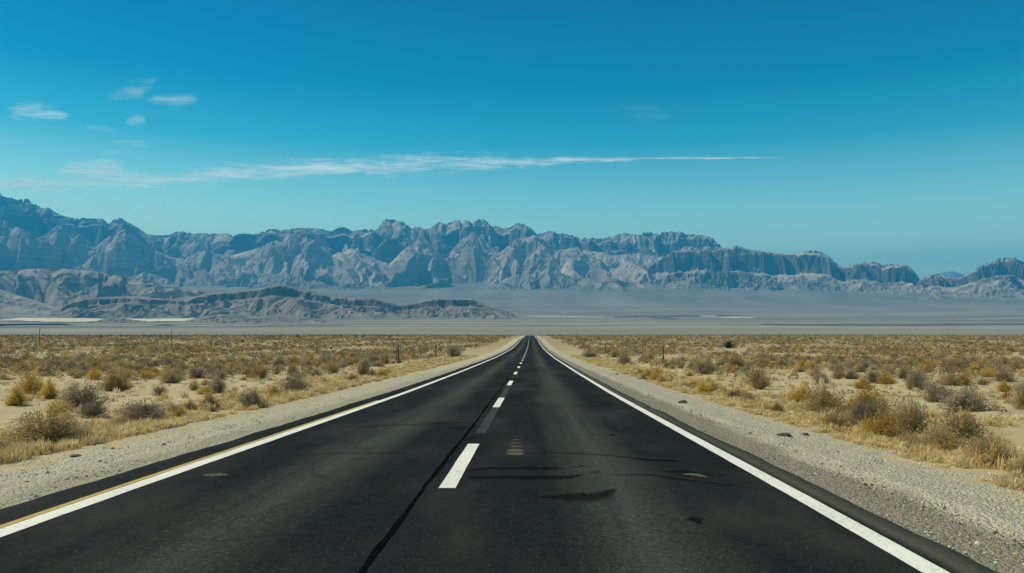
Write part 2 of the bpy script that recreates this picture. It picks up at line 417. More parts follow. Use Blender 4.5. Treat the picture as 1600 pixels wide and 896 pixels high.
# ------------------------------------------------------------------ gravel shoulders
MAT_GRAV = mat_gravel()
def shoulder(x_in, x_out, seed):
    yy = np.concatenate([np.arange(-8, 4, .2), np.arange(4, 45, .06), np.arange(45, 160, .6), np.arange(160, 1100, 5.0)])
    n = 50; tt = np.linspace(0, 1, n)
    edge = x_out + np.sign(x_out) * (.35 * perlin(yy / 5, yy * 0 + seed, seed) + .16 * perlin(yy / .9, yy * 0 + seed, seed + 1) + .3)
    X = x_in + (edge - x_in)[:, None] * tt[None, :]; Y = np.repeat(yy[:, None], n, 1)
    Z = prof(Y) + side(X)
    near = sstep(70, 30, Y)
    Z += (.022 * perlin(X * 2.2, Y * 1.4, seed + 2) + .012 * perlin(X * 6, Y * 6, seed + 3) + .007 * perlin(X * 15, Y * 12, seed + 4)) * near * sstep(0, .06, tt)[None, :]
    r = np.exp(-((X - (x_in + (x_out - x_in) * .42)) / .16) ** 2)
    Z += .035 * r * (.4 + perlin(X, Y * .6, seed + 5))             # low windrow left by the grader
    Z -= sstep(.82, 1, tt)[None, :] * .10                          # dips below the sand at its outer edge
    Z += np.clip(Y - 200, 0, 500) * .0001
    return structure(link('gravel_shoulder', mesh_np('gravel_shoulder', np.stack([X, Y, Z], -1).reshape(-1, 3), grid_faces(*X.shape), True, mats=[MAT_GRAV])))
shoulder(-4.22, -7.5, 71); shoulder(3.95, 7.05, 81)

# loose stones on the shoulders
def ico():
    t = (1 + 5 ** .5) / 2
    v = np.array([(-1, t, 0), (1, t, 0), (-1, -t, 0), (1, -t, 0), (0, -1, t), (0, 1, t), (0, -1, -t), (0, 1, -t), (t, 0, -1), (t, 0, 1), (-t, 0, -1), (-t, 0, 1)]) / math.hypot(1, t)
    f = np.array([(0, 11, 5), (0, 5, 1), (0, 1, 7), (0, 7, 10), (0, 10, 11), (1, 5, 9), (5, 11, 4), (11, 10, 2), (10, 7, 6), (7, 1, 8), (3, 9, 4), (3, 4, 2), (3, 2, 6), (3, 6, 8), (3, 8, 9), (4, 9, 5), (2, 4, 11), (6, 2, 10), (8, 6, 7), (9, 8, 1)])
    return v, f
IV, IF = ico()
def scatter_stones(n):
    y = 5 + 50 * rng.random(n) ** 1.7
    sgn = np.where(rng.random(n) < .5, -1, 1)
    x = np.where(sgn < 0, -4.4 - 2.9 * rng.random(n), 4.15 + 2.9 * rng.random(n))
    row = rng.random(n) < .06                                  # darker clods along the grader's windrow
    x = np.where(row, np.where(sgn < 0, -5.55, 4.95) + .16 * rng.normal(size=n) + .12 * perlin(y / 2.5, y * 0, 95), x)
    clump = fbm(x / .9, y / 1.6, 3, 91); clump = np.where(row, fbm(x, y / .8, 3, 97) * .8, clump)
    keep = rng.random(n) < (.35 + 1.6 * np.clip(clump, 0, 1)); x, y, row = x[keep], y[keep], row[keep]; n = len(x)
    s = .005 + .011 * rng.random(n) ** 3 + .016 * (rng.random(n) > .994)
    s = np.where(row, s * 1.7, s)
    sc = s[:, None] * (.6 + .8 * rng.random((n, 3))) * np.array([1, 1, .7])
    a = rng.random(n) * 6.28
    V = IV[None] * (1 + .35 * (rng.random((n, 12, 1)) - .5)) * sc[:, None, :]
    c, s_ = np.cos(a)[:, None], np.sin(a)[:, None]
    X = V[..., 0] * c - V[..., 1] * s_ + x[:, None]; Y = V[..., 0] * s_ + V[..., 1] * c + y[:, None]
    z = prof(y) + side(x) + .004
    Z = V[..., 2] + z[:, None]
    F = (IF[None] + 12 * np.arange(n)[:, None, None]).reshape(-1, 3)
    base = np.array([(.47, .435, .31), (.39, .355, .25), (.56, .52, .385), (.27, .245, .18), (.14, .13, .105)])[rng.choice(5, n, p=[.34, .26, .28, .09, .03])]
    base = np.where(row[:, None], base * .5, base)
    tint = np.repeat(np.concatenate([base, np.ones((n, 1))], 1), 20, 0)
    return mesh_np('loose_gravel', np.stack([X, Y, Z], -1).reshape(-1, 3), F, False, {'tint': ('FACE', 'FLOAT_COLOR', tint)}, [mat_attr('gravel_stone', 0.0)])
tag(link('loose_gravel', scatter_stones(42000)), 'loose pale stones scattered over both gravel shoulders', 'gravel', kind='stuff')

# ------------------------------------------------------------------ mountains
def erosion(X, Y, h, wl, strength, seed):
    """directional gully noise: stripes run down the slope of h"""
    gy, gx = np.gradient(h); st = abs(X[0, 1] - X[0, 0]); gx = gx / st; gy = gy / st
    L = np.sqrt(gx * gx + gy * gy) + 1e-6
    k = np.minimum(1, L * 2.2) / L
    dx, dy = (gy * k).astype(np.float32), (-gx * k).astype(np.float32)       # perpendicular to the slope
    px, py = X / wl + .45 * perlin(X / wl / 2.3, Y / wl / 2.3, seed + 11), Y / wl + .45 * perlin(X / wl / 2.3, Y / wl / 2.3, seed + 12)
    amp = .35 + 1.1 * sstep(-.45, .5, perlin(X / wl / 3.1, Y / wl / 3.1, seed + 13))
    ix, iy = np.floor(px), np.floor(py); fx, fy = (px - ix).astype(np.float32), (py - iy).astype(np.float32)
    va = np.zeros_like(fx); wt = np.zeros_like(fx)
    for i in range(-1, 3):
        for j in range(-1, 3):
            ox = fx - i - (h2(ix + i, iy + j, seed) - .5) * .9
            oy = fy - j - (h2(ix + i, iy + j, seed + 57) - .5) * .9
            w = np.exp(-(ox * ox + oy * oy) * 2.0)
            va += np.cos((ox * dx + oy * dy) * 6.2832 * 1.0) * w; wt += w
    s = va / wt
    return h + s * amp * wl * strength * np.minimum(1, L * 1.6)

def make_range(name, x0, x1, y0, y1, step, sky, Yc, W, foot_px, mat, seed, spur=.22, cliffs=((.62, .80, .30),), gully=.11, wls=(1100, 520, 250, 120), wander=300, rough=.25, jag=1.6, back=2.2, expo=1.0, smin=None, smax=None, lamf=.45, cmask=(-.35, .15), despike=0):
    xs = np.arange(x0, x1, step); yv = np.arange(y0, y1, step)
    X, Y = np.meshgrid(xs, yv)
    S = VPX + F_PX * (X - CAMX) / Y
    sky = np.array(sky, float)
    yc = (np.interp(S, [a for a, _ in Yc], [b_ for _, b_ in Yc]) if isinstance(Yc, (list, tuple)) else Yc) + wander * fbm(X / 2600, X * 0 + seed, 3, seed)
    w_ = W * (1 + .25 * fbm(X / 1800, X * 0 + seed + 3, 3, seed + 4))
    p = (yc - Y) / w_
    skyv = np.interp(S, sky[:, 0], sky[:, 1])
    fpx = np.interp(S, [a for a, _ in foot_px], [b_ for _, b_ in foot_px])
    base = (HZY - fpx) / F_PX * (yc - w_) + CAMH
    base = np.minimum(base, ground_z(X, yc - w_) - 4)
    top = (HZY - skyv) / F_PX * yc + CAMH
    rel0 = top - base; flo = .12 * float(np.median(rel0[rel0 > 0])); rel = np.maximum(rel0, flo); base = np.minimum(base, top - rel + flo * .5)
    R0 = float(np.median(rel[(p > -.1) & (p < .5)]))
    q = np.where(p >= 0, (1 - np.clip(p, 0, 1.6)) , 1 + p * back)
    q = np.where(q > 0, np.sign(q) * np.abs(q) ** expo, q)
    env = np.clip(4 * p * (1 - p), 0, 1)
    lam = W * lamf
    wx = .35 * perlin(Y / lam, X / lam, seed + 9)
    r1 = ridged((X + .55 * Y) / lam + wx, (Y - .55 * X) / (lam * 2.6), 3, seed + 5); r2 = ridged((X - .5 * Y) / (lam * 1.25) - wx, (Y + .5 * X) / (lam * 3.0), 3, seed + 15)
    q = q + env * spur * 2 * (np.maximum(r1, r2) - .78)
    q = q + env * rough * fbm(X / (lam * .8), Y / (lam * .8), 4, seed + 6)
    h = q * R0
    for k, wl in enumerate(wls):
        h = erosion(X, Y, h, wl, gully * (1.0 if k else .8), seed + 30 + k)
    q = h / R0
    # harder strata stand as cliffs: squeeze a band of heights into a steep step
    xs_ = [-3.0]; ys_ = [-3.0]
    qq = q.copy()
    for (a, b_, steep) in cliffs:
        a2 = a + .05 * fbm(X / 1500, Y / 1500, 2, seed + 70); mid = .5 * (a + b_)
        tt = (q - a2) / (b_ - a)
        s1 = np.clip((tt - (.5 - steep / 2)) / steep, 0, 1); s1 = s1 * s1 * (3 - 2 * s1)
        loc = np.where((tt > 0) & (tt < 1), (s1 * .75 + tt * .25 - tt) * (b_ - a), 0)
        qq = qq + loc * sstep(cmask[0], cmask[1], fbm(X / 1400 + a * 31, Y / 1400, 3, seed + 75))
    q = qq
    Z = base + rel * q
    # match the traced crest line
    lo, hi = S.min(), S.max(); nb = int((hi - lo) / 2.6) + 2
    bi = np.clip(((S - lo) / 2.6).astype(int), 0, nb - 1)
    sc_ = lo + (np.arange(nb) + .5) * 2.6
    tgt = (HZY - np.interp(sc_, sky[:, 0], sky[:, 1])) / F_PX + jag / F_PX * (fbm(sc_ / 9, sc_ * 0 + seed, 3, seed + 80) + .5 * fbm(sc_ / 3, sc_ * 0, 2, seed + 81))
    for it, sm in enumerate((10, 5, 3, 2)):
        wgt = sstep(.25, .72, (Z - base) / rel)
        el = (Z - CAMH) / Y
        mx = np.full(nb, -1.); np.maximum.at(mx, bi.ravel(), el.ravel())
        ok = mx > -.5
        dlt = np.interp(sc_, sc_[ok], (tgt - mx)[ok])
        dlt = _smooth(dlt, sm)
        if it: dlt = np.clip(dlt, -7 / F_PX, 7 / F_PX)
        Z = Z + np.interp(S, sc_, dlt) * Y * sstep(1.0, .8, p) * (wgt if it else np.clip((Z - base) / rel, 0, 1))
    for _ in range(despike):                             # no lone needles on the crest
        av = .5 * (Z[:, :-2] + Z[:, 2:]); Z[:, 1:-1] = np.minimum(Z[:, 1:-1], av + step * .9)
        av = .5 * (Z[:, :-4] + Z[:, 4:]); Z[:, 2:-2] = np.minimum(Z[:, 2:-2], av + step * 2.2)
    if smax: Z = Z - 320 * sstep(smax, smax + 60, S)
    if smin: Z = Z - 320 * sstep(smin + 50, smin - 15, S)
    keep = Z > ground_z(X, Y) - 25
    f = grid_faces(*X.shape)
    kf = keep.ravel()[f].any(1); f = f[kf]
    htv = np.clip((Z - base) / rel, 0, 1)
    used = np.unique(f); rem = np.full(X.size, -1, np.int64); rem[used] = np.arange(len(used))
    V = np.stack([X, Y, Z], -1).reshape(-1, 3)[used]
    return structure(link(name, mesh_np(name, V, rem[f], False, {'ht': ('POINT', 'FLOAT', htv.ravel()[used])}, [mat])))

SKY_A = [(-420, 330), (-300, 300), (-200, 318), (-100, 296), (-40, 290), (0, 300), (12, 308), (30, 310), (45, 311), (60, 318), (75, 325), (88, 332), (100, 338), (112, 340), (135, 341), (150, 342), (160, 341), (168, 348), (172, 346), (180, 342), (187, 339), (196, 344), (210, 352), (222, 360), (230, 366), (245, 368), (262, 368), (268, 365), (275, 362), (285, 362), (300, 365), (330, 365), (360, 365), (380, 364), (388, 363), (400, 366), (412, 362), (425, 357), (440, 360), (455, 357), (480, 356), (500, 358), (520, 360), (530, 355), (537, 354), (550, 361), (560, 359), (575, 358), (590, 358), (595, 350), (600, 343), (610, 343), (625, 346), (633, 349), (643, 356), (655, 354), (668, 357), (680, 350), (688, 346), (695, 349), (702, 348), (718, 343), (721, 349), (725, 345), (730, 344), (735, 343), (737, 350), (740, 344), (748, 342), (757, 342), (765, 350), (770, 354), (777, 353), (785, 357), (795, 355), (800, 352), (808, 348), (820, 348), (827, 352), (837, 365), (850, 364), (862, 360), (870, 363), (885, 366), (905, 370), (920, 370), (940, 372), (955, 370), (965, 366), (975, 364), (985, 364), (998, 367), (1008, 363), (1017, 361), (1025, 365), (1040, 361), (1064, 361), (1072, 366), (1085, 366), (1100, 368), (1110, 370), (1120, 378), (1128, 386), (1150, 400), (1200, 425), (1260, 450), (1320, 470)]
SKY_B = [(900, 480), (960, 452), (1010, 420), (1045, 396), (1060, 388), (1075, 383), (1090, 382), (1105, 385), (1128, 387), (1140, 387), (1150, 384), (1160, 387), (1180, 391), (1200, 394), (1217, 396), (1238, 398), (1247, 396), (1262, 392), (1275, 392), (1285, 395), (1297, 402), (1309, 414), (1320, 417), (1340, 412), (1352, 409), (1360, 410), (1366, 408), (1378, 414), (1392, 413), (1400, 414), (1415, 413), (1425, 419), (1437, 434), (1446, 446), (1462, 454), (1490, 462), (1540, 475)]
SKY_C = [(1200, 560), (1330, 505), (1380, 478), (1420, 450), (1440, 433), (1455, 430), (1466, 427), (1480, 433), (1500, 434), (1512, 428), (1523, 422), (1535, 413), (1552, 410), (1560, 405), (1575, 403), (1585, 402), (1591, 407), (1600, 409), (1640, 402), (1700, 414), (1800, 400), (1900, 420)]
SKY_D = [(1400, 470), (1450, 440), (1470, 426), (1487, 424), (1505, 429), (1530, 440), (1580, 460)]
ROCK_A = mat_rock('pale_mountain_rock', (.54, .45, .365), (.20, .165, .14), (.14, .115, .10))
ROCK_P = mat_rock('badland_rock', (.60, .50, .41), (.38, .31, .255), (.24, .195, .16))
ROCK_B = mat_rock('brown_mountain_rock', (.50, .41, .32), (.19, .15, .125), (.12, .095, .082))
ROCK_S = mat_rock('pale_hill_rock', (.44, .365, .285), (.22, .18, .145), (.15, .12, .10), .03, 2.2)
ROCK_F = mat_rock('foothill_rock', (.335, .265, .205), (.15, .11, .088), (.095, .072, .06), .03, 2.2)
make_range('mountains', -13400, 5200, 11700, 16200, 16, SKY_A, 14200, 2300, [(-400, 440), (200, 440), (500, 425), (800, 425), (1130, 430), (1400, 460)], ROCK_A, 101, cliffs=((.58, .90, .34), (.25, .5, .45)), cmask=(-.25, .25), wls=(1100, 520, 260), jag=1.2, despike=2, spur=.75, gully=.085, rough=.3, wander=650, lamf=.5)
SKY_P = [(-400, 390), (-250, 350), (-150, 372), (-60, 338), (-20, 332), (20, 350), (60, 372), (90, 352), (125, 366), (150, 384), (180, 362), (196, 358), (230, 384), (275, 404), (320, 392), (360, 400), (400, 388), (430, 376), (452, 366), (472, 364), (492, 376), (520, 398), (550, 388), (580, 402), (608, 412), (635, 386), (655, 372), (675, 390), (696, 404), (718, 376), (738, 362), (756, 374), (780, 396), (805, 374), (835, 367), (850, 374), (865, 392), (880, 390), (900, 386), (925, 392), (945, 396), (970, 399), (990, 394), (1010, 398), (1040, 402), (1060, 408), (1085, 412), (1110, 415), (1130, 420), (1150, 434), (1175, 446), (1200, 458), (1222, 475), (1245, 510), (1300, 560)]
make_range('mountains', -11200, 4300, 9000, 12900, 14, SKY_P, 12100, 2300, [(-400, 470), (250, 462), (480, 449), (800, 447), (1000, 449), (1130, 451), (1400, 465)], ROCK_P, 151, smax=1120, lamf=.42, cliffs=(), spur=.6, gully=.10, wls=(520, 260, 130, 65), wander=800, rough=.3, jag=2.0, expo=1.15)
make_range('mountains', 900, 7600, 8800, 12800, 13, SKY_B, [(900, 11600), (1128, 11300), (1300, 11000), (1450, 10600)], 1700, [(900, 462), (1200, 458), (1500, 468)], ROCK_B, 202, cliffs=((.42, .98, .22),), cmask=(-.7, -.2), spur=.36, gully=.075, wls=(1000, 480, 210), wander=330, jag=1.1)
make_range('mountains', 3000, 10200, 7600, 11600, 15, SKY_C, 10200, 1900, [(1300, 470), (1900, 470)], ROCK_B, 303, cliffs=((.55, .97, .25),), cmask=(-.9, -.5), spur=.45, gully=.08, wls=(1000, 480, 210), wander=260, jag=1.1, smin=1395)
make_range('mountains', 9500, 20000, 22500, 27500, 60, SKY_D, 26000, 2500, [(1380, 470), (1900, 470)], ROCK_A, 404, cliffs=(), wls=(900, 450), wander=100)

SKY_F = [(-400, 400), (-250, 425), (-120, 405), (-40, 412), (0, 424), (30, 421), (60, 420), (100, 420), (140, 423), (165, 428), (200, 433), (240, 440), (280, 448), (330, 456), (400, 470), (470, 486)]
SKY_G = [(60, 492), (95, 480), (115, 470), (135, 467), (160, 464), (215, 463), (240, 466), (270, 468), (288, 469), (300, 464), (325, 460), (345, 457), (360, 457), (385, 454), (405, 451), (418, 447), (440, 445), (455, 446), (463, 450), (480, 453), (500, 458), (530, 464), (560, 466), (582, 466), (600, 471), (612, 473), (622, 477), (640, 475), (660, 470), (690, 467), (715, 468), (738, 467), (748, 471), (765, 479), (785, 483), (800, 490), (812, 496), (830, 512), (900, 540)]
SKY_W = [(-300, 440), (-150, 455), (-60, 448), (0, 452), (20, 459), (50, 468), (80, 478), (110, 488), (140, 494), (190, 525)]
SKY_H = [(-60, 508), (95, 507), (118, 503.5), (150, 501.5), (165, 497.5), (190, 497), (205, 499.5), (240, 503), (265, 505), (285, 502), (310, 497), (345, 491), (372, 493), (400, 495), (430, 494), (455, 494), (480, 496), (505, 499), (525, 503), (560, 508), (600, 530)]
make_range('foothills', -7800, -700, 5200, 7600, 9, SKY_F, 7000, 1300, [(-400, 492), (500, 492)], ROCK_S, 505, spur=.45, cliffs=(), gully=.07, wls=(420, 210, 105), wander=60, rough=.06, jag=.8)
make_range('foothills', -5200, -2300, 4800, 6400, 8, SKY_W, 5900, 900, [(-400, 493), (500, 493)], ROCK_S, 606, spur=.15, cliffs=(), gully=.06, wls=(300, 150, 75), wander=60, rough=.15, jag=.8)
make_range('foothills', -4300, 60, 4650, 6400, 8, SKY_G, [(60, 5600), (300, 5700), (450, 5800), (620, 5700), (800, 5600)], 750, [(60, 491), (300, 492), (600, 494), (820, 496)], ROCK_F, 707, spur=.38, cliffs=((.62, .98, .25),), cmask=(-.45, .15), gully=.06, wls=(420, 200, 90), wander=130, rough=.07, jag=.8)
make_range('foothills', -4000, -900, 3800, 5000, 7, SKY_H, 4600, 300, [(-200, 505), (300, 506), (600, 508)], ROCK_F, 808, spur=.25, cliffs=((.5, .95, .5),), gully=.10, wls=(160, 80, 40), wander=70, rough=.3, jag=.5)

# pale dry lakebeds on the valley floor
M_SALT = mat_simple('salt_crust', (.45, .42, .35), (.54, .50, .42), .004, .95, .1, 1.0)
M_CLAY = mat_simple('dry_lake_clay', (.60, .52, .36), (.70, .61, .43), .003, .95, .1, 1.0)
M_FLAT = mat_simple('pale_desert_flat', (.33, .30, .23), (.39, .35, .27), .003, .95, .1, 1.0)
M_DARKFLAT = mat_simple('dark_desert_flat', (.10, .095, .075), (.14, .125, .10), .004, .95, .1, 1.0)
def y_at(py):          # distance on the valley floor seen at image row py
    d = np.arange(2600, 11000, 10.0); rows = HZY - F_PX * (prof(d) - CAMH) / d
    return float(d[np.argmax(rows <= py)])
def flat(name, xa, xb, pa, pb, mat, seed, lift=4.0):
    ya, yb = y_at(pb), y_at(pa)
    n, m_ = 120, 10
    tx = np.linspace(0, 1, n); taper = np.sqrt(np.clip(np.sin(np.pi * np.clip(tx, .002, .998)) * 2.2, 0, 1))
    yc = .5 * (ya + yb) + (yb - ya) * .35 * fbm(tx * 4, tx * 0 + seed, 3, seed)
    hw = .5 * (yb - ya) * taper * (1 + .5 * fbm(tx * 9, tx * 0 + seed, 3, seed + 1))
    ty = np.linspace(-1, 1, m_)
    Y = yc[None, :] + hw[None, :] * ty[:, None]
    pxs = xa + (xb - xa) * tx
    xm = CAMX + (pxs - VPX) / F_PX * .5 * (ya + yb)
    X = np.repeat(xm[None, :], m_, 0)
    Z = ground_z(X, Y) + lift * (1 - .6 * np.abs(ty)[:, None])
    return structure(link(name, mesh_np(name, np.stack([X, Y, Z], -1).reshape(-1, 3), grid_faces(m_, n), True, mats=[mat])))
flat('dry_lakebed', 28, 345, 498.2, 503.5, M_CLAY, 1, 9)
flat('dry_lakebed', -60, 60, 490.5, 492.5, M_CLAY, 2)
flat('dry_lakebed', 0, 420, 508.6, 510.2, M_FLAT, 3)
flat('salt_flat', 822, 960, 493.4, 495.2, M_SALT, 4)
flat('salt_flat', 1092, 1118, 492.3, 494.2, M_SALT, 5)
flat('salt_flat', 1122, 1172, 494.8, 497, M_SALT, 6)
flat('salt_flat', 540, 800, 510.3, 511.4, M_FLAT, 9)
flat('dark_flat', 1020, 1052, 493.5, 498, M_DARKFLAT, 7)
flat('dark_flat', 1190, 1560, 506.2, 508.2, M_DARKFLAT, 8)
flat('dark_flat', 1545, 1800, 506.5, 508.5, M_DARKFLAT, 10)
flat('dark_flat', 940, 1160, 491.5, 494, M_DARKFLAT, 11)

# ------------------------------------------------------------------ plants
def unit(v): return v / (np.linalg.norm(v, axis=-1, keepdims=True) + 1e-9)

def stems_mesh(name, n, mat, seed, spread=1.0, thick=.006, up=.35):
    r = np.random.default_rng(seed); Vs = []; Fs = []; tips = []; k0 = 0
    for i in range(n):
        az = r.random() * 6.283; el = math.asin(min(.98, up + (1 - up) * r.random() ** .8))
        d0 = np.array([math.cos(az) * math.cos(el), math.sin(az) * math.cos(el), math.sin(el)])
        L = (.36 + .2 * r.random())
        b0 = np.array([r.normal() * .05, r.normal() * .05, -.02])
        side_ = unit(np.cross(d0, [0.1, 0.2, 1.0]))
        bend = np.array([r.normal() * .10, r.normal() * .10, .12])
        P = [b0 + d0 * L * t_ * np.array([spread, spread, 1.75]) + bend * t_ * t_ * .5 for t_ in (0, .35, .7, 1.0)]
        for q, t_ in zip(P, (1, .75, .5, .2)):
            w = thick * t_ * (.7 + .6 * r.random())
            up_ = unit(np.cross(side_, d0)); Vs += [q + side_ * w, q - side_ * w * .5 + up_ * w * .87, q - side_ * w * .5 - up_ * w * .87]
        for s in range(3):
            a = k0 + 3 * s
            for e in range(3): Fs.append((a + e, a + (e + 1) % 3, a + 3 + (e + 1) % 3, a + 3 + e))
        k0 += 12; tips.append(P)
    return mesh_np(name, np.array(Vs), np.array(Fs), True, mats=[mat]), np.array(tips)

def leaves_mesh(name, tips, per, mat, seed, size=.035, asp=.35, droop=.0, inner=.25, fuzz=.05):
    r = np.random.default_rng(seed); n = len(tips) * per
    s = np.repeat(np.arange(len(tips)), per); t_ = inner + (1.05 - inner) * r.random(n) ** .65
    f = t_ * 3; i = np.clip(f.astype(int), 0, 2); fr = (f - i)[:, None] if False else (f - i).reshape(-1, 1)
    seg = np.array([0, .35, .7, 1.0]); i = np.clip(np.searchsorted(seg, t_) - 1, 0, 2); fr = ((t_ - seg[i]) / (seg[i + 1] - seg[i])).reshape(-1, 1)
    P = tips[s, i] * (1 - fr) + tips[s, i + 1] * fr
    D = unit(tips[s, i + 1] - tips[s, i])
    P = P + r.normal(size=(n, 3)) * fuzz * (.35 + t_.reshape(-1, 1))
    P[:, 2] = np.maximum(P[:, 2], .015)
    d = unit(D + r.normal(size=(n, 3)) * .75 + np.array([0, 0, -droop])); w = unit(np.cross(d, r.normal(size=(n, 3))))
    sz = (size * (.55 + .9 * r.random(n))).reshape(-1, 1)
    A = P - d * sz * .5; B = P + d * sz * .5
    V = np.stack([A - w * sz * asp * .4, A + w * sz * asp * .4, B + w * sz * asp * .5, B - w * sz * asp * .25], 1).reshape(-1, 3)
    F = np.arange(4 * n).reshape(n, 4)
    rn = np.clip(.25 + .5 * r.random(n) + .35 * (t_ - .6), 0, 1)
    return mesh_np(name, V, F, False, {'rnd': ('FACE', 'FLOAT', rn)}, [mat])

M_STEM = mat_simple('grey_twig', (.15, .12, .09), (.22, .18, .135), 30)
M_STEM2 = mat_simple('tan_twig', (.24, .17, .085), (.32, .24, .12), 30)
L_SAGE = mat_leaf('grey_sage_leaf', [(.20, .155, .11), (.32, .255, .18), (.45, .37, .26)], .4)
L_OLIVE = mat_leaf('olive_leaf', [(.20, .145, .07), (.335, .245, .115), (.46, .35, .17)], .4)
L_GOLD = mat_leaf('golden_flower', [(.29, .19, .05), (.52, .34, .08), (.68, .47, .13)], .4)
L_TAN = mat_leaf('dry_tan_leaf', [(.29, .205, .10), (.46, .34, .165), (.60, .46, .24)], .4)
L_GREEN = mat_leaf('dark_evergreen_leaf', [(.018, .028, .012), (.032, .045, .018), (.05, .065, .028)], .1)

KINDS = {   # kind: (leaf material, stem material, stems, leaves per stem, leaf size, aspect, fuzz, spread, up)
    'sage': (L_SAGE, M_STEM, 150, 46, .040, .36, .05, 1.0, .16),
    'olive': (L_OLIVE, M_STEM, 140, 44, .040, .36, .055, 1.0, .22),
    'gold': (L_GOLD, M_STEM2, 130, 46, .038, .5, .055, 1.0, .14),
    'tan': (L_TAN, M_STEM2, 150, 38, .040, .26, .05, 1.0, .2),
    'green': (L_GREEN, M_STEM, 110, 30, .05, .5, .04, 1.0, .1),
}
NAMES = {'sage': 'sagebrush', 'olive': 'desert_shrub', 'gold': 'rabbitbrush', 'tan': 'dry_bush', 'green': 'evergreen_shrub'}
CATS = {'sage': 'shrub', 'olive': 'shrub', 'gold': 'shrub', 'tan': 'shrub', 'green': 'shrub'}
BANK = {}
for ki, (k, (lm, sm, ns, per, sz, asp, fz, spd, up)) in enumerate(KINDS.items()):
    BANK[k] = []
    for v in range(5):
        st, tips = stems_mesh('stems', ns, sm, 100 * ki + v, spd, .0065, up)
        # lopsided growth so that outlines differ
        r = np.random.default_rng(900 + 10 * ki + v); ph = r.random(3) * 6.28
        lf = leaves_mesh('foliage', tips, per, lm, 500 + 10 * ki + v, sz, asp, 0, .22, fz)
        for me in (st, lf):
            c = np.empty(len(me.vertices) * 3, np.float32); me.vertices.foreach_get('co', c); c = c.reshape(-1, 3)
            a = np.arctan2(c[:, 1], c[:, 0])
            s = 1 + .22 * np.sin(a * 2 + ph[0]) + .16 * np.sin(a * 3 + ph[1]) + .12 * np.sin(a * 5 + ph[2])
            hz = 1 + .20 * np.sin(a * 2 + ph[1]) + .14 * np.sin(a * 4 + ph[2])
            c[:, 0] *= s; c[:, 1] *= s; c[:, 2] *= hz
            me.vertices.foreach_set('co', c.ravel()); me.update()
        c = np.empty(len(lf.vertices) * 3, np.float32); lf.vertices.foreach_get('co', c); c = c.reshape(-1, 3)
        ex = np.percentile(np.hypot(c[:, 0], c[:, 1]), 96) * 2; ez = np.percentile(c[:, 2], 98)
        for me in (st, lf):
            cc = np.empty(len(me.vertices) * 3, np.float32); me.vertices.foreach_get('co', cc); cc = cc.reshape(-1, 3)
            cc[:, :2] /= ex; cc[:, 2] /= ez
            me.vertices.foreach_set('co', cc.ravel()); me.update()
        BANK[k].append((st, lf))
PLANTS = []
def plant(kind, x, y, w, h, label, group=None, var=None):
    var = random.randrange(5) if var is None else var
    st, lf = BANK[kind][var]
    root = empty(NAMES[kind], (x, y, float(ground_z(x, y)) - .02), random.uniform(0, 6.28), (w, w, h))
    tag(root, label, CATS[kind], group)
    link('stems', st, root); link('foliage', lf, root)
    PLANTS.append((x, y, w)); return root
def plant_px(kind, xa, xb, top, base, label, group=None):
    X, Y, Z = at_px(.5 * (xa + xb), base)
    w = (xb - xa) / F_PX * Y; h = (base - top) / F_PX * Y
    return plant(kind, X, Y + w * .35, w * 1.2, h * 1.03, label, group)

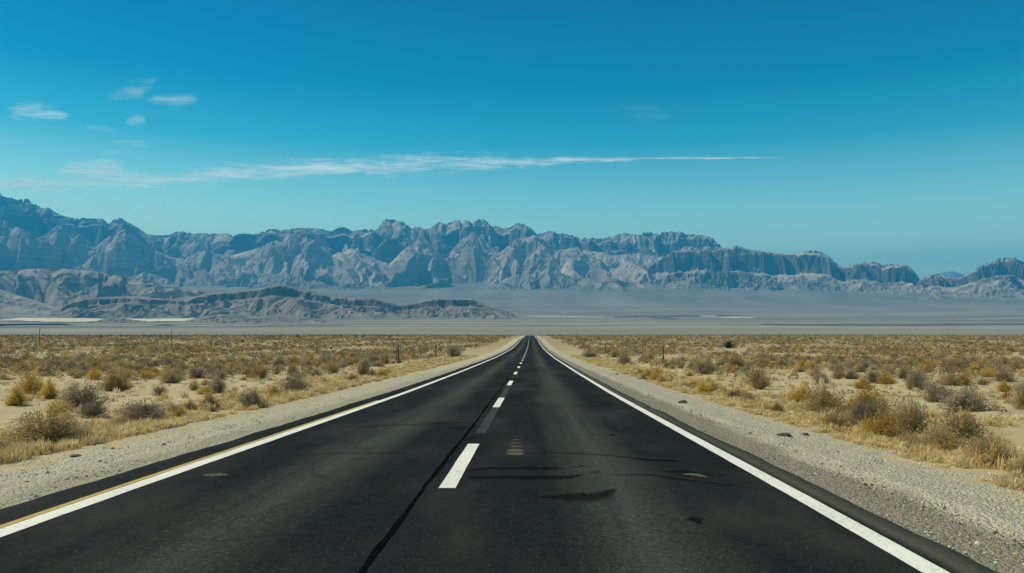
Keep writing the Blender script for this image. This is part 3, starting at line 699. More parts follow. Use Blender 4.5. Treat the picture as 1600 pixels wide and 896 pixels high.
HERO = [
 ('sage', 176, 252, 630, 664, 'broad grey-brown sagebrush dome alone at the edge of the left gravel shoulder'),
 ('sage', 72, 150, 602, 644, 'large dark grey sagebrush wedged between golden bushes left of the road'),
 ('olive', 150, 192, 586, 615, 'fan-shaped olive bush casting a short shadow on open sand at left'),
 ('tan', 178, 200, 590, 612, 'pale yellowish bush touching the right side of a fan-shaped olive bush'),
 ('sage', 238, 256, 605, 620, 'small round grey bush alone on bare sand at left, between two larger shrubs'),
 ('olive', 246, 276, 582, 600, 'grey-green bush beside a patch of golden brush on the left sand'),
 ('gold', 224, 250, 577, 589, 'low orange-gold brush behind the grey-green bush on the left sand'),
 ('sage', 318, 351, 590, 613, 'spiky grey bush with a golden bush at its left foot, left of the road'),
 ('gold', 303, 330, 603, 615, 'low golden bush leaning on the left foot of a spiky grey bush'),
 ('tan', 290, 310, 596, 611, 'small brownish bush just left of the spiky grey bush pair'),
 ('gold', 26, 58, 590, 618, 'tall golden bush near the left edge, behind two smaller golden ones'),
 ('gold', 54, 86, 603, 628, 'rounded orange-gold bush against the left flank of the large dark sagebrush'),
 ('gold', 62, 102, 631, 652, 'bright golden bush in front of the large dark grey sagebrush'),
 ('gold', 0, 34, 612, 637, 'golden bush cut off by the left edge of the photo'),
 ('olive', 2, 96, 648, 697, 'biggest olive-brown bush, in the lower left corner beside the gravel'),
 ('sage', 60, 116, 660, 690, 'ragged grey bush on the right flank of the big lower left corner bush'),
 ('sage', 122, 160, 632, 654, 'low dark bush at the right foot of the large dark grey sagebrush'),
 ('sage', 372, 410, 611, 638, 'grey bush with bare twigs at the edge of the left roadside grass'),
 ('olive', 313, 336, 617, 640, 'thin upright grey-green bush in the dry grass left of the bare-twig bush'),
 ('sage', 435, 478, 591, 614, 'rounded grey sagebrush half sunk in dry grass left of the road'),
 ('tan', 410, 438, 602, 622, 'pale bush in the grass just left of the rounded grey sagebrush'),
 ('sage', 556, 578, 565, 590, 'tall twiggy tan-grey bush beside the left shoulder, standing clear of the rest'),
 ('olive', 572, 587, 577, 591, 'dark low bush touching the right foot of the tall twiggy roadside bush'),
 ('olive', 447, 464, 570, 588, 'upright brown bush on straw-coloured sand, left of a similar paler one'),
 ('tan', 508, 530, 567, 584, 'upright tan bush standing in a straw grass patch left of the road'),
 ('tan', 592, 608, 552, 570, 'slim tan bush behind the left grass strip, right of a wider grey one'),
 ('sage', 568, 592, 556, 570, 'wider grey bush behind the left grass strip, left of a slim tan one'),
 ('sage', 697, 720, 542, 559, 'round grey bush nearest the vanishing road on the left verge'),
 ('sage', 420, 444, 558, 574, 'dark grey bush at the front of the crowded left scrub'),
 ('sage', 1486, 1556, 610, 645, 'big round grey sagebrush alone on the right sand, the largest there'),
 ('sage', 1452, 1488, 604, 632, 'upright grey-brown bush just left of the big round sagebrush on the right'),
 ('sage', 1422, 1456, 584, 611, 'wide grey-brown bush in the middle of the right scrub'),
 ('tan', 1418, 1432, 597, 611, 'little tan bush at the left foot of the wide grey-brown bush on the right'),
 ('gold', 1337, 1364, 592, 608, 'round orange-gold bush in front of a dark grey one on the right sand'),
 ('sage', 1356, 1383, 582, 602, 'dark grey bush right behind the round orange-gold bush'),
 ('gold', 1378, 1400, 590, 603, 'low golden bush right of the dark grey bush on the right sand'),
 ('olive', 1404, 1422, 580, 595, 'small dark olive bush left of the wide grey-brown bush, on the right'),
 ('tan', 1300, 1324, 576, 594, 'tan bush left of a low grey-purple bush on the right sand'),
 ('sage', 1322, 1346, 580, 594, 'low grey-purple bush behind the round orange-gold bush'),
 ('gold', 1245, 1273, 566, 579, 'wide low orange-tan bush on bare sand behind the right grass strip'),
 ('gold', 1443, 1472, 569, 585, 'bright golden bush with a rounded top in the rear of the right scrub'),
 ('olive', 1475, 1504, 589, 607, 'olive bush left of a golden bush, behind the big round sagebrush'),
 ('gold', 1498, 1520, 590, 607, 'golden bush directly behind the big round sagebrush on the right'),
 ('gold', 1562, 1582, 600, 616, 'dark golden bush right of the big round sagebrush, below a grey one'),
 ('gold', 1570, 1583, 614, 626, 'tiny rust-gold bush in front of the dark golden one near the right edge'),
 ('sage', 1560, 1588, 585, 600, 'grey bush behind the dark golden bush near the right edge'),
 ('gold', 1540, 1558, 581, 594, 'golden-brown bush left of the grey bush near the right edge'),
 ('tan', 1530, 1552, 596, 606, 'flat tan bush behind the right shoulder of the big round sagebrush'),
 ('tan', 1590, 1622, 605, 640, 'tall tan bush cut off by the right edge of the photo'),
 ('tan', 1168, 1212, 576, 611, 'large rounded straw-tan bush rising from the right grass strip'),
 ('gold', 1238, 1286, 606, 634, 'orange-topped bush at the left end of the dense right verge thicket'),
 ('olive', 1262, 1330, 607, 650, 'grey-olive bush behind the orange-topped one in the right verge thicket'),
 ('gold', 1334, 1392, 612, 650, 'golden-topped bush in the middle of the right verge thicket'),
 ('sage', 1328, 1396, 630, 668, 'grey twiggy bush in front of the golden-topped one in the right thicket'),
 ('gold', 1362, 1418, 652, 686, 'bright golden bush at the gravel edge of the right verge thicket'),
 ('tan', 1400, 1470, 630, 690, 'tall straw-tan bush behind the bright golden gravel-edge bush in the right thicket'),
 ('sage', 1428, 1448, 640, 655, 'small purple-grey bush on sand just above the right verge thicket'),
 ('tan', 1440, 1510, 664, 706, 'tan bush at the near end of the right verge thicket, beside white litter'),
 ('olive', 1480, 1562, 650, 704, 'long olive-grey bush at the near end of the right verge thicket'),
 ('tan', 1520, 1610, 686, 730, 'nearest straw-coloured bush on the right, by the edge of the photo'),
 ('tan', 1092, 1116, 560, 581, 'twiggy tan bush behind the right grass strip, left of a brown one'),
 ('olive', 1138, 1172, 560, 579, 'low wide brown bush behind the right grass strip'),
 ('tan', 1003, 1026, 550, 567, 'round tan bush at the foot of the tall post beside the right fence'),
 ('sage', 964, 988, 555, 571, 'grey-tan bush in the right grass strip, before the tall fence post'),
 ('sage', 914, 933, 549, 560, 'small dark bush farthest along the right verge'),
 ('gold', 955, 964, 550, 559, 'tiny brown bush between two larger ones on the right verge'),
 ('green', 1133, 1148, 535, 545.5, 'dark green round shrub standing out alone in the distant right scrub'),
]
for hrow in HERO: plant_px(*hrow)
HN = len(HERO)

# more individual shrubs on the near flats
def free(x, y, w, k=.55):
    return all((x - a) ** 2 + (y - b_) ** 2 > (k * (w + c)) ** 2 for a, b_, c in PLANTS)
ADJ = {'sage': 'grey sagebrush', 'olive': 'olive-brown shrub', 'gold': 'golden rabbitbrush', 'tan': 'dry tan bush'}
n_try = 0; counts = {}
while n_try < 6000 and sum(counts.values()) < 480:
    n_try += 1
    y = 19 + 66 * random.random() ** .75
    u = random.uniform(-.68, .64); x = CAMX + u * y
    if abs(x) < 10.5 + .02 * y: continue
    dens = float(fbm(np.array([x / 9.]), np.array([y / 14.]), 3, 140)[0]) + (y - 30) / 45.0
    if random.random() > dens * 1.1: continue
    k = random.choices(['sage', 'olive', 'gold', 'tan'], [.36, .26, .17, .21])[0]
    if counts.get(k, 0) >= 240: continue
    w = random.uniform(.45, 1.25) * (.8 if k == 'gold' else 1)
    if not free(x, y, w): continue
    s = 'left' if x < 0 else 'right'
    zone = ('on the open near sand', 'on the open near sand')[0] if y < 34 else ('among the thickening scrub' if y < 58 else 'in the crowded scrub by the fence')
    lab = f'{ADJ[k]} {zone} {s} of the road'
    plant(k, x, y, w, w * random.uniform(.36, .62), lab, f'{ADJ[k]} {zone} {s} of the road')
    counts[k] = counts.get(k, 0) + 1

for (sgn, n_, nm) in ((1, 60, 'right'), (-1, 30, 'left')):
    k_ = 0
    while k_ < n_:
        y = 10.5 + 42 * random.random() ** 1.3; x = sgn * ((7.5 if sgn > 0 else 7.9) + abs(random.gauss(0, 1.1)))
        w = random.uniform(.3, .8)
        kd = random.choices(['gold', 'tan', 'olive'], [.45, .38, .17])[0]; k_ += 1
        if not free(x, y, w, .35): continue
        plant(kd, x, y, w, w * random.uniform(.4, .65), f'low {ADJ[kd]} growing in the dry grass strip {nm} of the road', f'{ADJ[kd]} in the grass strip {nm} of the road')

# scrub beyond, too many to count
def scrub():
    VV = []; CC = []
    pal = np.array([(.40, .275, .125), (.29, .205, .095), (.17, .13, .07), (.26, .205, .145), (.50, .32, .10), (.13, .10, .055), (.46, .35, .20)])
    prob = np.array([.21, .2, .16, .14, .10, .08, .11])
    def batch(n, y0, y1, ntri, smin, smax, dark=None, xr=None):
        y = np.sqrt(y0 ** 2 + (y1 ** 2 - y0 ** 2) * rng.random(n)) if xr is None else y0 + (y1 - y0) * rng.random(n)
        u = rng.uniform(-.72, .68, n) if xr is None else rng.uniform(xr[0], xr[1], n)
        x = CAMX + u * y
        cl = fbm(x / 16, y / 40, 3, 150)
        keep = (np.abs(x) > 10.5 + 2.0 * rng.random(n) + .004 * y) & (rng.random(n) < .50 + 1.5 * cl)
        x, y = x[keep], y[keep]; n = len(x)
        s = rng.uniform(smin, smax, n)
        z = ground_z(x, y)
        # tri soup in a dome
        d = rng.normal(size=(n, ntri, 3)); d = unit(d); d[..., 2] = np.abs(d[..., 2])
        rad = (.55 + .45 * rng.random((n, ntri, 1)) ** .6)
        P = d * rad * np.array([.5, .5, .62]); P[..., 2] = P[..., 2] * (.8 + .4 * rng.random((n, 1))) + .02
        e1 = unit(rng.normal(size=(n, ntri, 3)) + d * .6); e2 = unit(np.cross(e1, rng.normal(size=(n, ntri, 3))))
        L = (.55 / math.sqrt(ntri) * 2.0) * (.6 + .8 * rng.random((n, ntri, 1)))
        T = np.stack([P - e1 * L * .5 - e2 * L * .3, P + e1 * L * .5, P - e1 * L * .3 + e2 * L * .4], 2)
        T = T * s[:, None, None, None]
        T[..., 2] = np.maximum(T[..., 2], 0)
        T[..., 0] += x[:, None, None]; T[..., 1] += y[:, None, None]; T[..., 2] += z[:, None, None] - .03
        VV.append(T.reshape(-1, 3))
        if dark is None: c = pal[rng.choice(len(pal), n, p=prob)]
        else: c = np.array(dark)[None] * (.8 + .5 * rng.random((n, 1)))
        c = c * (.6 + .8 * rng.random((n, 1)))
        c = c[:, None, :] * (.75 + .5 * rng.random((n, ntri, 1)))
        CC.append(c.reshape(-1, 3))
    batch(2600, 14, 60, 60, .10, .38)
    batch(2600, 42, 86, 90, .35, 1.0)
    batch(7500, 80, 160, 56, .5, 1.25)
    batch(22000, 150, 350, 22, .6, 1.4)
    batch(40000, 340, 860, 12, .9, 1.9)
    batch(500, 470, 720, 24, 1.4, 3.0, dark=(.055, .062, .038), xr=(-.74, -.16))
    V = np.concatenate(VV); C = np.concatenate(CC); C = np.concatenate([C, np.ones((len(C), 1))], 1)
    return mesh_np('desert_scrub', V, np.arange(len(V)).reshape(-1, 3), False, {'tint': ('FACE', 'FLOAT_COLOR', C)}, [mat_attr('scrub_foliage', .2)])
tag(link('desert_scrub', scrub()), 'dense low brown scrub covering the flats out to the far rise', 'scrub', kind='stuff')

# dry grass along the verges and in patches on the sand
def grass():
    n = 36000
    y = 7 + 113 * rng.random(n) ** 1.9
    sg = np.where(rng.random(n) < .5, -1., 1.)
    off = np.abs(rng.normal(0, 1, n))
    x = np.where(sg < 0, -7.2 - off * 1.6, 6.75 + off * 1.6)
    clump = fbm(x / 1.6, y / 2.6, 3, 160)
    keep = rng.random(n) < np.clip(.4 + 1.9 * clump, .04, 1); x, y = x[keep], y[keep]
    # scattered patches farther from the road
    m = 9000
    y2 = 14 + 80 * rng.random(m) ** 1.2; x2 = CAMX + rng.uniform(-.68, .64, m) * y2
    c2 = fbm(x2 / 5, y2 / 8, 3, 170)
    k2 = (np.abs(x2) > 9) & (c2 > .12); x = np.concatenate([x, x2[k2]]); y = np.concatenate([y, y2[k2]])
    n = len(x); nb = 34
    hgt = (.05 + .24 * rng.random(n) ** 2.1) * (.45 + .55 * np.clip((np.abs(x) - 6.6) / 1.2, 0, 1)) * (1 + .5 * np.clip(fbm(x / 2, y / 3, 2, 180), -.5, 1))
    a = rng.random((n, nb)) * 6.28; lean = .25 + .75 * rng.random((n, nb)); rr = .13 * np.sqrt(rng.random((n, nb)))
    bx = x[:, None] + rr * np.cos(a * 3.7); by = y[:, None] + rr * np.sin(a * 3.7); bz = np.repeat((ground_z(x, y) - .01)[:, None], nb, 1)
    L = hgt[:, None] * (.6 + .6 * rng.random((n, nb)))
    tx = bx + np.cos(a) * lean * L * .7; ty = by + np.sin(a) * lean * L * .7; tz = bz + L * np.sqrt(np.clip(1 - (lean * .7) ** 2, .1, 1))
    w = (.0035 + .003 * rng.random((n, nb))) * (1 + y[:, None] / 30)
    px_, py_ = -np.sin(a) * w, np.cos(a) * w
    mx, my, mz = (bx + tx) / 2 - np.cos(a) * .03, (by + ty) / 2 - np.sin(a) * .03, (bz + tz) / 2 + L * .08
    Q = np.stack([np.stack([bx - px_, by - py_, bz], -1), np.stack([bx + px_, by + py_, bz], -1), np.stack([mx + px_ * .8, my + py_ * .8, mz], -1), np.stack([mx - px_ * .8, my - py_ * .8, mz], -1),
                  np.stack([tx, ty, tz], -1)], 2).reshape(-1, 5, 3)
    V = Q.reshape(-1, 3); k = np.arange(len(Q)) * 5
    F = np.concatenate([np.stack([k, k + 1, k + 2], -1), np.stack([k, k + 2, k + 3], -1), np.stack([k + 3, k + 2, k + 4], -1)])
    pal = np.array([(.72, .56, .29), (.62, .47, .22), (.78, .64, .37), (.54, .38, .16), (.48, .37, .21)])
    c = pal[rng.choice(5, n, p=[.32, .24, .22, .12, .10])]
    c = (c[:, None, :] * (.75 + .5 * rng.random((n, nb, 1)))).reshape(-1, 3); c = np.concatenate([c, np.ones((len(c), 1))], 1)
    return mesh_np('dry_grass', V, F, False, {'tint': ('FACE', 'FLOAT_COLOR', np.concatenate([c, c, c]))}, [mat_attr('straw', .35)])
tag(link('dry_grass', grass()), 'straw-coloured dry grass lining both gravel shoulders', 'grass', kind='stuff')

# ------------------------------------------------------------------ fences
M_POST = mat_simple('weathered_post', (.055, .045, .035), (.10, .085, .07), 12)
M_STEEL = mat_simple('rusty_steel_post', (.07, .05, .04), (.11, .085, .065), 25)
M_WIRE = mat_simple('wire', (.10, .095, .09), (.15, .14, .13), 25, .6)
M_PALE = mat_simple('pale_marker_paint', (.38, .38, .35), (.46, .46, .42), 12)
def tube(p0, p1, r0, r1, n=7, rough=0.0, seed=0, segs=4):
    p0 = np.array(p0, float); p1 = np.array(p1, float); r = np.random.default_rng(seed)
    d = unit(p1 - p0); a = unit(np.cross(d, [.3, .9, .1])); b_ = np.cross(d, a)
    V = []; ang = np.arange(n) / n * 6.2832
    for s in range(segs + 1):
        t_ = s / segs; rr = (r0 + (r1 - r0) * t_) * (1 + rough * (r.random(n) - .5))
        c = p0 + (p1 - p0) * t_ + rough * .05 * r.normal(size=3) * (0 < s < segs)
        V.append(c + a * (np.cos(ang) * rr)[:, None] + b_ * (np.sin(ang) * rr)[:, None])
    V = np.concatenate(V); F = []
    for s in range(segs):
        for i in range(n):
            j = (i + 1) % n; F.append((s * n + i, s * n + j, (s + 1) * n + j, (s + 1) * n + i))
    top = len(V); V = np.concatenate([V, [p1 + d * r1 * .25], [p0]])
    for i in range(n):
        j = (i + 1) % n; F.append((segs * n + i, segs * n + j, top, top)); F.append((j, i, top + 1, top + 1))
    return V, F
def tube_mesh(name, *a, mat=None, **k):
    V, F = tube(*a, **k)
    me = bpy.data.meshes.new(name); me.from_pydata([tuple(v) for v in V], [], [tuple(dict.fromkeys(f)) for f in F]); me.materials.append(mat); me.update()
    return me
def fence(label, posts, strands=4):
    """posts: (x, y, height, radius)"""
    root = empty('wire_fence', (posts[0][0], posts[0][1], float(ground_z(posts[0][0], posts[0][1]))))
    tag(root, label, 'fence', None)
    o = np.array(root.location)
    pts = []
    for i, (x, y, h, r) in enumerate(posts):
        z = float(ground_z(x, y)); q = np.array([x, y, z])
        tip = q + [random.gauss(0, .03), random.gauss(0, .03), h]
        link('post', tube_mesh('post', q - [0, 0, .15] - o, tip - o, r, r * .92, mat=M_POST if r > .035 else M_STEEL, rough=.25 if r > .035 else .0, seed=i), root)
        pts.append(q)
    for s in range(strands):
        zh = .35 + .28 * s
        V = []; F = []
        for a, c in zip(pts[:-1], pts[1:]):
            k0 = len(V); v, f = tube(a + [0, 0, zh] - o, c + [0, 0, zh + random.gauss(0, .02)] - o, .006, .006, n=3, segs=1)
            V += [tuple(q) for q in v]; F += [tuple(dict.fromkeys(int(i) + k0 for i in ff)) for ff in f]
        me = bpy.data.meshes.new('wire'); me.from_pydata(V, [], F); me.materials.append(M_WIRE); me.update()
        link('wire', me, root)
def post_at(px, base, top):
    X, Y, Z = at_px(px, base, .15); return X, Y, (base - top) / F_PX * Y
def roadside(x, first, ys_):
    L = []
    for i, y in enumerate(ys_): L.append((x + .1 * math.sin(y), y, 1.75 if i in first else 1.42, .075 if i in first else .028))
    return L
ysl = [79 + 15.6 * k for k in range(38)]
fence('wire fence with dark posts running along the left side of the road to the horizon', roadside(-12.3, (0, 2, 3, 7, 12, 20), ysl))
ysr = [79 + 15.6 * k for k in range(38)]
fence('wire fence with dark posts running along the right side of the road to the horizon', roadside(13.9, (0, 4, 8, 14, 22), ysr))
cr = []
for (px, b_, t_, r) in ((520, 547, 527, .03), (417, 546, 528, .028), (340, 545.5, 527, .028), (268, 546, 514, .055), (150, 544, 527, .028), (62, 543, 514, .085), (20, 539.5, 521, .05), (-60, 539, 523, .03)):
    X, Y, h = post_at(px, b_, t_); cr.append((X, Y, h, r))
fence('wire fence with uneven posts crossing the left scrub away from the road', [(-12.6, 79.6, 1.5, .03)] + cr, 3)
for (px, b_, t_, lab) in ((1371, 541, 522, 'pale marker post standing in the right scrub'), (1467, 531, 518.5, 'faint pale marker post far out in the right scrub, near the horizon')):
    X, Y, h = post_at(px, b_, t_)
    r = empty('marker_post', (X, Y, float(ground_z(X, Y)))); tag(r, lab, 'post')
    w = .030 * Y / 100 + .02
    link('post', tube_mesh('post', (0, 0, -.2), (0, 0, h), w, w * .95, mat=M_PALE), r)
    link('cap', tube_mesh('cap', (0, 0, h + .004), (0, 0, h + .10), w * 1.25, w * 1.1, mat=M_PALE), r)

# ------------------------------------------------------------------ rocks and litter on the shoulders
M_STONE = mat_simple('dark_stone', (.09, .08, .07), (.17, .155, .135), 6, .9, .8, .04)
M_LITTER = mat_simple('white_plastic', (.74, .74, .70), (.82, .82, .78), 5, .5, .2, .01)
M_CLOD = mat_simple('dark_clod', (.055, .05, .04), (.10, .09, .075), 9, .9, .8, .04)
def rock_mesh(name, sx, sy, sz, mat, seed, peak=0.0):
    r = np.random.default_rng(seed)
    import bmesh
    bm = bmesh.new(); bmesh.ops.create_icosphere(bm, subdivisions=3, radius=1.0)
    for v in bm.verts:
        c = v.co; n = float(perlin(np.array([c.x * 1.3 + seed]), np.array([c.y * 1.3 + c.z * 1.7]), seed)[0]) * .28 + float(perlin(np.array([c.x * 4 + seed]), np.array([c.y * 4 - c.z * 5]), seed + 1)[0]) * .10
        s = 1 + n
        k = 1 - peak * max(0, c.z)
        v.co = (c.x * s * sx * k, c.y * s * sy * k, max(c.z, -.35) * s * sz + .3 * sz)
    me = bpy.data.meshes.new(name); bm.to_mesh(me); bm.free(); me.materials.append(mat)
    return me
def rock_px(name, px, base, wpx, hpx, mat, label, cat, seed, peak=0.0, dy=.8):
    X, Y, Z = at_px(px, base); w = wpx / F_PX * Y * .5; h = hpx / F_PX * Y * .75
    o = link(name, rock_mesh(name, w, w * dy, h, mat, seed, peak), None, (X, Y, float(prof(Y) + side(X)) + .005 if abs(X) < 7.4 else float(ground_z(X, Y))))
    tag(o, label, cat); return o
rock_px('rock', 1005, 593.5, 11, 7, M_STONE, 'pointed dark grey rock on the pale gravel right of the road', 'rock', 3, .6)
rock_px('rock', 964, 587, 5, 2, M_STONE, 'small flat dark stone left of the pointed rock on the right gravel', 'rock', 4)
rock_px('dirt_clod', 1225, 690, 24, 5, M_CLOD, 'dark crumbled clod on the grey edge of the right gravel shoulder', 'clod', 5)
rock_px('dirt_clod', 1258, 686, 12, 4, M_CLOD, 'smaller dark clod just right of the crumbled one on the right shoulder', 'clod', 6)
rock_px('dirt_clod', 1067, 635.5, 14, 4, M_CLOD, 'dark clod on the gravel farther up the right shoulder', 'clod', 7)
rock_px('dirt_clod', 118, 720, 16, 4, M_CLOD, 'largest dark clod lying on the left gravel shoulder', 'clod', 8)
rock_px('dirt_clod', 146, 698.5, 7, 3, M_CLOD, 'small dark clod on the left gravel near the grass edge', 'clod', 9)
rock_px('dirt_clod', 176, 707.5, 6, 2, M_CLOD, 'little dark clod midway across the left gravel shoulder', 'clod', 10)
rock_px('litter', 1238, 646, 10, 4, M_LITTER, 'white scrap of litter at the foot of the right thicket, the farther one', 'litter', 11)
rock_px('litter', 1428, 697.5, 17, 6, M_LITTER, 'larger white scrap of litter at the gravel edge below the right thicket', 'litter', 12)
rock_px('rock', 1356, 676.5, 22, 4, mat_simple('tan_stone', (.36, .28, .18), (.44, .36, .24), 7), 'flat tan stone at the gravel edge left of the larger white litter', 'rock', 13)

# ------------------------------------------------------------------ clouds: thin cirrus sheets at 7 km
def mat_cloud():
    m, nt = newmat('cirrus'); b = N(nt); p = b.pos()
    d = b.n('ShaderNodeAttribute', attribute_name='veil').outputs['Fac']
    k = b.n('ShaderNodeAttribute', attribute_name='thick').outputs['Fac']
    q = b.n('ShaderNodeVectorMath', {0: p, 1: b.n('ShaderNodeVectorMath', {0: b.n('ShaderNodeTexNoise', {'Vector': p, 'Scale': .0006, 'Detail': 3.0}).outputs[1], 'Scale': 1100.0}, operation='SCALE').outputs[0]}, operation='ADD').outputs[0]
    f1 = b.noise(b.mapv(q, (.00042, .0010, 0)), 1, 6, .62); f2 = b.noise(b.mapv(q, (.0013, .0048, 0)), 1, 6, .7)
    n = b.math('ADD', b.math('MULTIPLY', f1, .6), b.math('MULTIPLY', f2, .4))
    e = b.n('ShaderNodeMapRange', {0: b.math('ADD', b.math('MULTIPLY', b.math('SUBTRACT', n, .5), 3.3), b.math('MULTIPLY', d, .62)), 1: .0, 2: 1.35, 3: 0.0, 4: 1.0}, interpolation_type='SMOOTHSTEP').outputs[0]
    a = b.math('MULTIPLY', b.math('MULTIPLY', e, k), b.rng(d, 0, .35), clamp=True)
    white = b.n('ShaderNodeBsdfTranslucent', {'Color': (.90, .95, 1.0, 1)}).outputs[0]
    w = white
    t = b.n('ShaderNodeBsdfTransparent').outputs[0]
    b.out(b.n('ShaderNodeMixShader', {0: a, 1: t, 2: w}).outputs[0]); return m
M_CLOUD = mat_cloud()
ALT = 7000.0
def cloud(label, spine, dens, cat='cloud', seed=0, group=None):
    """spine: (px, py, half thickness px) -> a sheet on the cloud deck"""
    sp = np.array(spine, float); n = max(60, int((sp[-1, 0] - sp[0, 0]) / 4)); m_ = 40
    sx_ = np.linspace(sp[0, 0], sp[-1, 0], n); cy = _smooth(np.interp(sx_, sp[:, 0], sp[:, 1]), 4); ht = _smooth(np.interp(sx_, sp[:, 0], sp[:, 2]), 3)
    if n < 150: ht = ht * 1.25; dens = dens * .75
    ht = ht * (1 + .45 * fbm(sx_ / 22, sx_ * 0 + seed, 3, seed)); cy = cy + .3 * ht * fbm(sx_ / 30, sx_ * 0 + seed, 3, seed + 1)
    ty = np.linspace(-2.1, 2.1, m_)
    PX = np.repeat(sx_[None, :], m_, 0); PY = cy[None, :] + ht[None, :] * ty[:, None]
    Y = (ALT - CAMH) * F_PX / (HZY - PY); X = CAMX + (PX - VPX) / F_PX * Y
    Z = ALT + 60 * fbm(X / 3000, Y / 3000, 3, seed + 2)
    tx = (sx_ - sx_[0]) / (sx_[-1] - sx_[0])
    ends = sstep(0, .18, tx) * sstep(1, .86, tx)
    de = np.exp(-(np.abs(ty) / .95) ** 2)[:, None] * (sstep(0, .25, tx) * sstep(1, .78 if n < 150 else .93, tx))[None, :] * 1.05 - .03
    de = np.clip(de, 0, 1)
    v = np.stack([X, Y, Z], -1).reshape(-1, 3)
    me = mesh_np('cloud', v, grid_faces(m_, n)[(de > .02).ravel()[grid_faces(m_, n)].any(1)], True, {'veil': ('POINT', 'FLOAT', de.ravel()), 'thick': ('POINT', 'FLOAT', np.full(de.size, min(1.0, dens * 1.25)))}, [M_CLOUD])
    o = link('cloud', me); tag(o, label, cat, group); return o
cloud('long white cirrus streak above the mountains, tapering to a fine point at right', [(235, 257, 2), (300, 259, 6), (400, 262, 11), (500, 262, 12), (600, 259, 15), (700, 257, 14), (800, 254, 9), (900, 250, 5), (1000, 248, 3), (1100, 247, 2), (1245, 246, 1.1)], 1.0, seed=1)
cloud('broad pale cirrus band at left, just under the long streak', [(-160, 290, 15), (0, 289, 15), (100, 287, 15), (200, 283, 14), (300, 277, 12), (400, 272, 11), (500, 269, 9), (590, 265, 4)], 1.0, seed=2)
cloud('small pale cirrus patch resting on the broad band at left', [(70, 268, 5), (110, 266, 12), (150, 264, 14), (185, 262, 11), (208, 258, 3)], 1.0, seed=3)
cloud('brightest small white cloud near the left edge', [(0, 177, 4), (25, 175, 10), (55, 172, 13), (85, 177, 9), (118, 184, 4)], .75, seed=4)
cloud('thin arched wisp high at left, topmost of its cluster', [(160, 152, 3), (185, 148, 9), (215, 140, 10), (240, 130, 7), (252, 116, 4)], .25, seed=5)
cloud('white wisp with a feathered right end, right of the arched wisp', [(222, 157, 2), (250, 156, 6), (282, 160, 10), (300, 155, 8), (318, 148, 4)], .42, seed=6)
cloud('tiny white puff below the feathered wisp', [(190, 191, 3), (208, 190, 7), (220, 187, 8), (232, 188, 4)], .42, seed=7)
cloud('faint thin smear left of the tiny white puff', [(128, 200, 2), (155, 202, 6), (185, 206, 3)], .22, seed=8)
cloud('small thin streak above the cirrus patch at left', [(160, 222, 2), (200, 222, 4), (225, 226, 6), (240, 227, 2)], .34, seed=9)
cloud('faint low streak under the small thin one at left', [(150, 238, 2), (190, 238, 4), (230, 237, 3)], .2, seed=10)
cloud('faint stub of cirrus below the middle of the long streak', [(600, 302, 2), (640, 301, 5), (682, 299, 3)], .22, seed=11)
cloud('very faint wisp in the blue right of centre', [(960, 165, 6), (1000, 172, 14), (1050, 180, 8)], .07, seed=12)
cloud('very faint wisp low in the sky above the left mountains', [(-120, 312, 6), (0, 312, 9), (100, 318, 9), (200, 326, 8), (330, 330, 5), (420, 330, 3)], .42, seed=13)

# ------------------------------------------------------------------ air
def haze():
    m, nt = newmat('haze'); b = N(nt)
    v = b.n('ShaderNodeVolumePrincipled', {'Color': (.03, .47, 1.0, 1), 'Density': HAZE_D, 'Anisotropy': 0.0}).outputs[0]
    b.out(None, v)
    x, y0, y1, z0, z1 = 24000, -300, 31000, -60, 2900
    V = [(-x, y0, z0), (x, y0, z0), (x, y1, z0), (-x, y1, z0), (-x, y0, z1), (x, y0, z1), (x, y1, z1), (-x, y1, z1)]
    Fc = [(0, 3, 2, 1), (4, 5, 6, 7), (0, 1, 5, 4), (1, 2, 6, 5), (2, 3, 7, 6), (3, 0, 4, 7)]
    o = link('haze', mesh_np('haze', V, Fc, False, mats=[m])); o['kind'] = 'stuff'; o['label'] = 'thin blue haze filling the whole valley'; o['category'] = 'haze'
HAZE_D = 6.8e-5
haze()

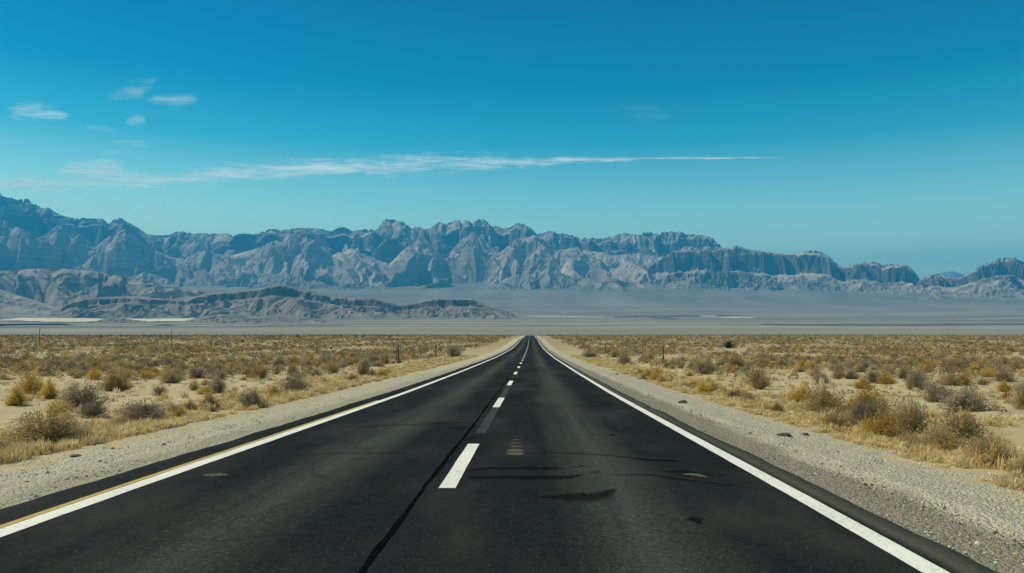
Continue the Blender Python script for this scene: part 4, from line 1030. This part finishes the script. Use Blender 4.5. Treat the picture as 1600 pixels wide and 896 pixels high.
# ------------------------------------------------------------------ light
SUN_EL, SUN_AZ = 48.0, -74.0        # azimuth measured from +Y (view direction) towards +X; negative = left
sd = np.array([math.sin(R(SUN_AZ)) * math.cos(R(SUN_EL)), math.cos(R(SUN_AZ)) * math.cos(R(SUN_EL)), math.sin(R(SUN_EL))])
from mathutils import Vector
sun = bpy.data.lights.new('sun', 'SUN'); sun.energy = 4.9; sun.angle = R(.53); sun.color = (1.0, .91, .68)
so = bpy.data.objects.new('sun', sun); COL.objects.link(so); so.rotation_euler = Vector(-sd).to_track_quat('-Z', 'Y').to_euler()

w = bpy.data.worlds.new('World'); scene.world = w; w.use_nodes = True
nt = w.node_tree; nt.nodes.clear(); b = N(nt)
sky = b.n('ShaderNodeTexSky', sky_type='NISHITA'); sky.sun_disc = False
sky.sun_elevation = R(SUN_EL); sky.sun_rotation = R(SUN_AZ); sky.air_density = 1.0; sky.dust_density = .6; sky.ozone_density = 2.5; sky.altitude = 600
ez = b.n('ShaderNodeSeparateXYZ', {0: b.n('ShaderNodeTexCoord').outputs['Generated']}).outputs[2]
grade = b.ramp(ez, [(0.0, (2.0, 2.05, 1.0)), (.10, (2.05, 2.05, 1.08)), (.16, (1.08, 1.55, .94)), (.225, (.14, .86, .74)), (.29, (.0, .50, .55)), (.38, (.0, .33, .45)), (.6, (.2, .40, .44)), (1.0, (.45, .5, .47))])
tint = b.mix(1.0, sky.outputs[0], grade, 'MULTIPLY')
bg = b.n('ShaderNodeBackground', {'Color': tint, 'Strength': .15})
o = b.n('ShaderNodeOutputWorld'); nt.links.new(bg.outputs[0], o.inputs[0])

# ------------------------------------------------------------------ camera
cam = bpy.data.cameras.new('camera'); cam.sensor_width = 36; cam.lens = F_PX / 1600 * 36
cam.shift_x = (800 - VPX) / 1600; cam.shift_y = (HZY - 448) / 1600
cam.clip_start = .1; cam.clip_end = 200000
co = bpy.data.objects.new('camera', cam); COL.objects.link(co); co.location = (CAMX, 0, CAMH); co.rotation_euler = (R(90), 0, 0)
scene.camera = co

vs = scene.view_settings; vs.view_transform = 'Standard'; vs.look = 'None'; vs.exposure = 0.22; vs.gamma = 1.0
scene.cycles.use_denoising = True
scene.cycles.max_bounces = 6; scene.cycles.transparent_max_bounces = 12; scene.cycles.volume_bounces = 0
print('plants', HN, counts, 'tries', n_try)
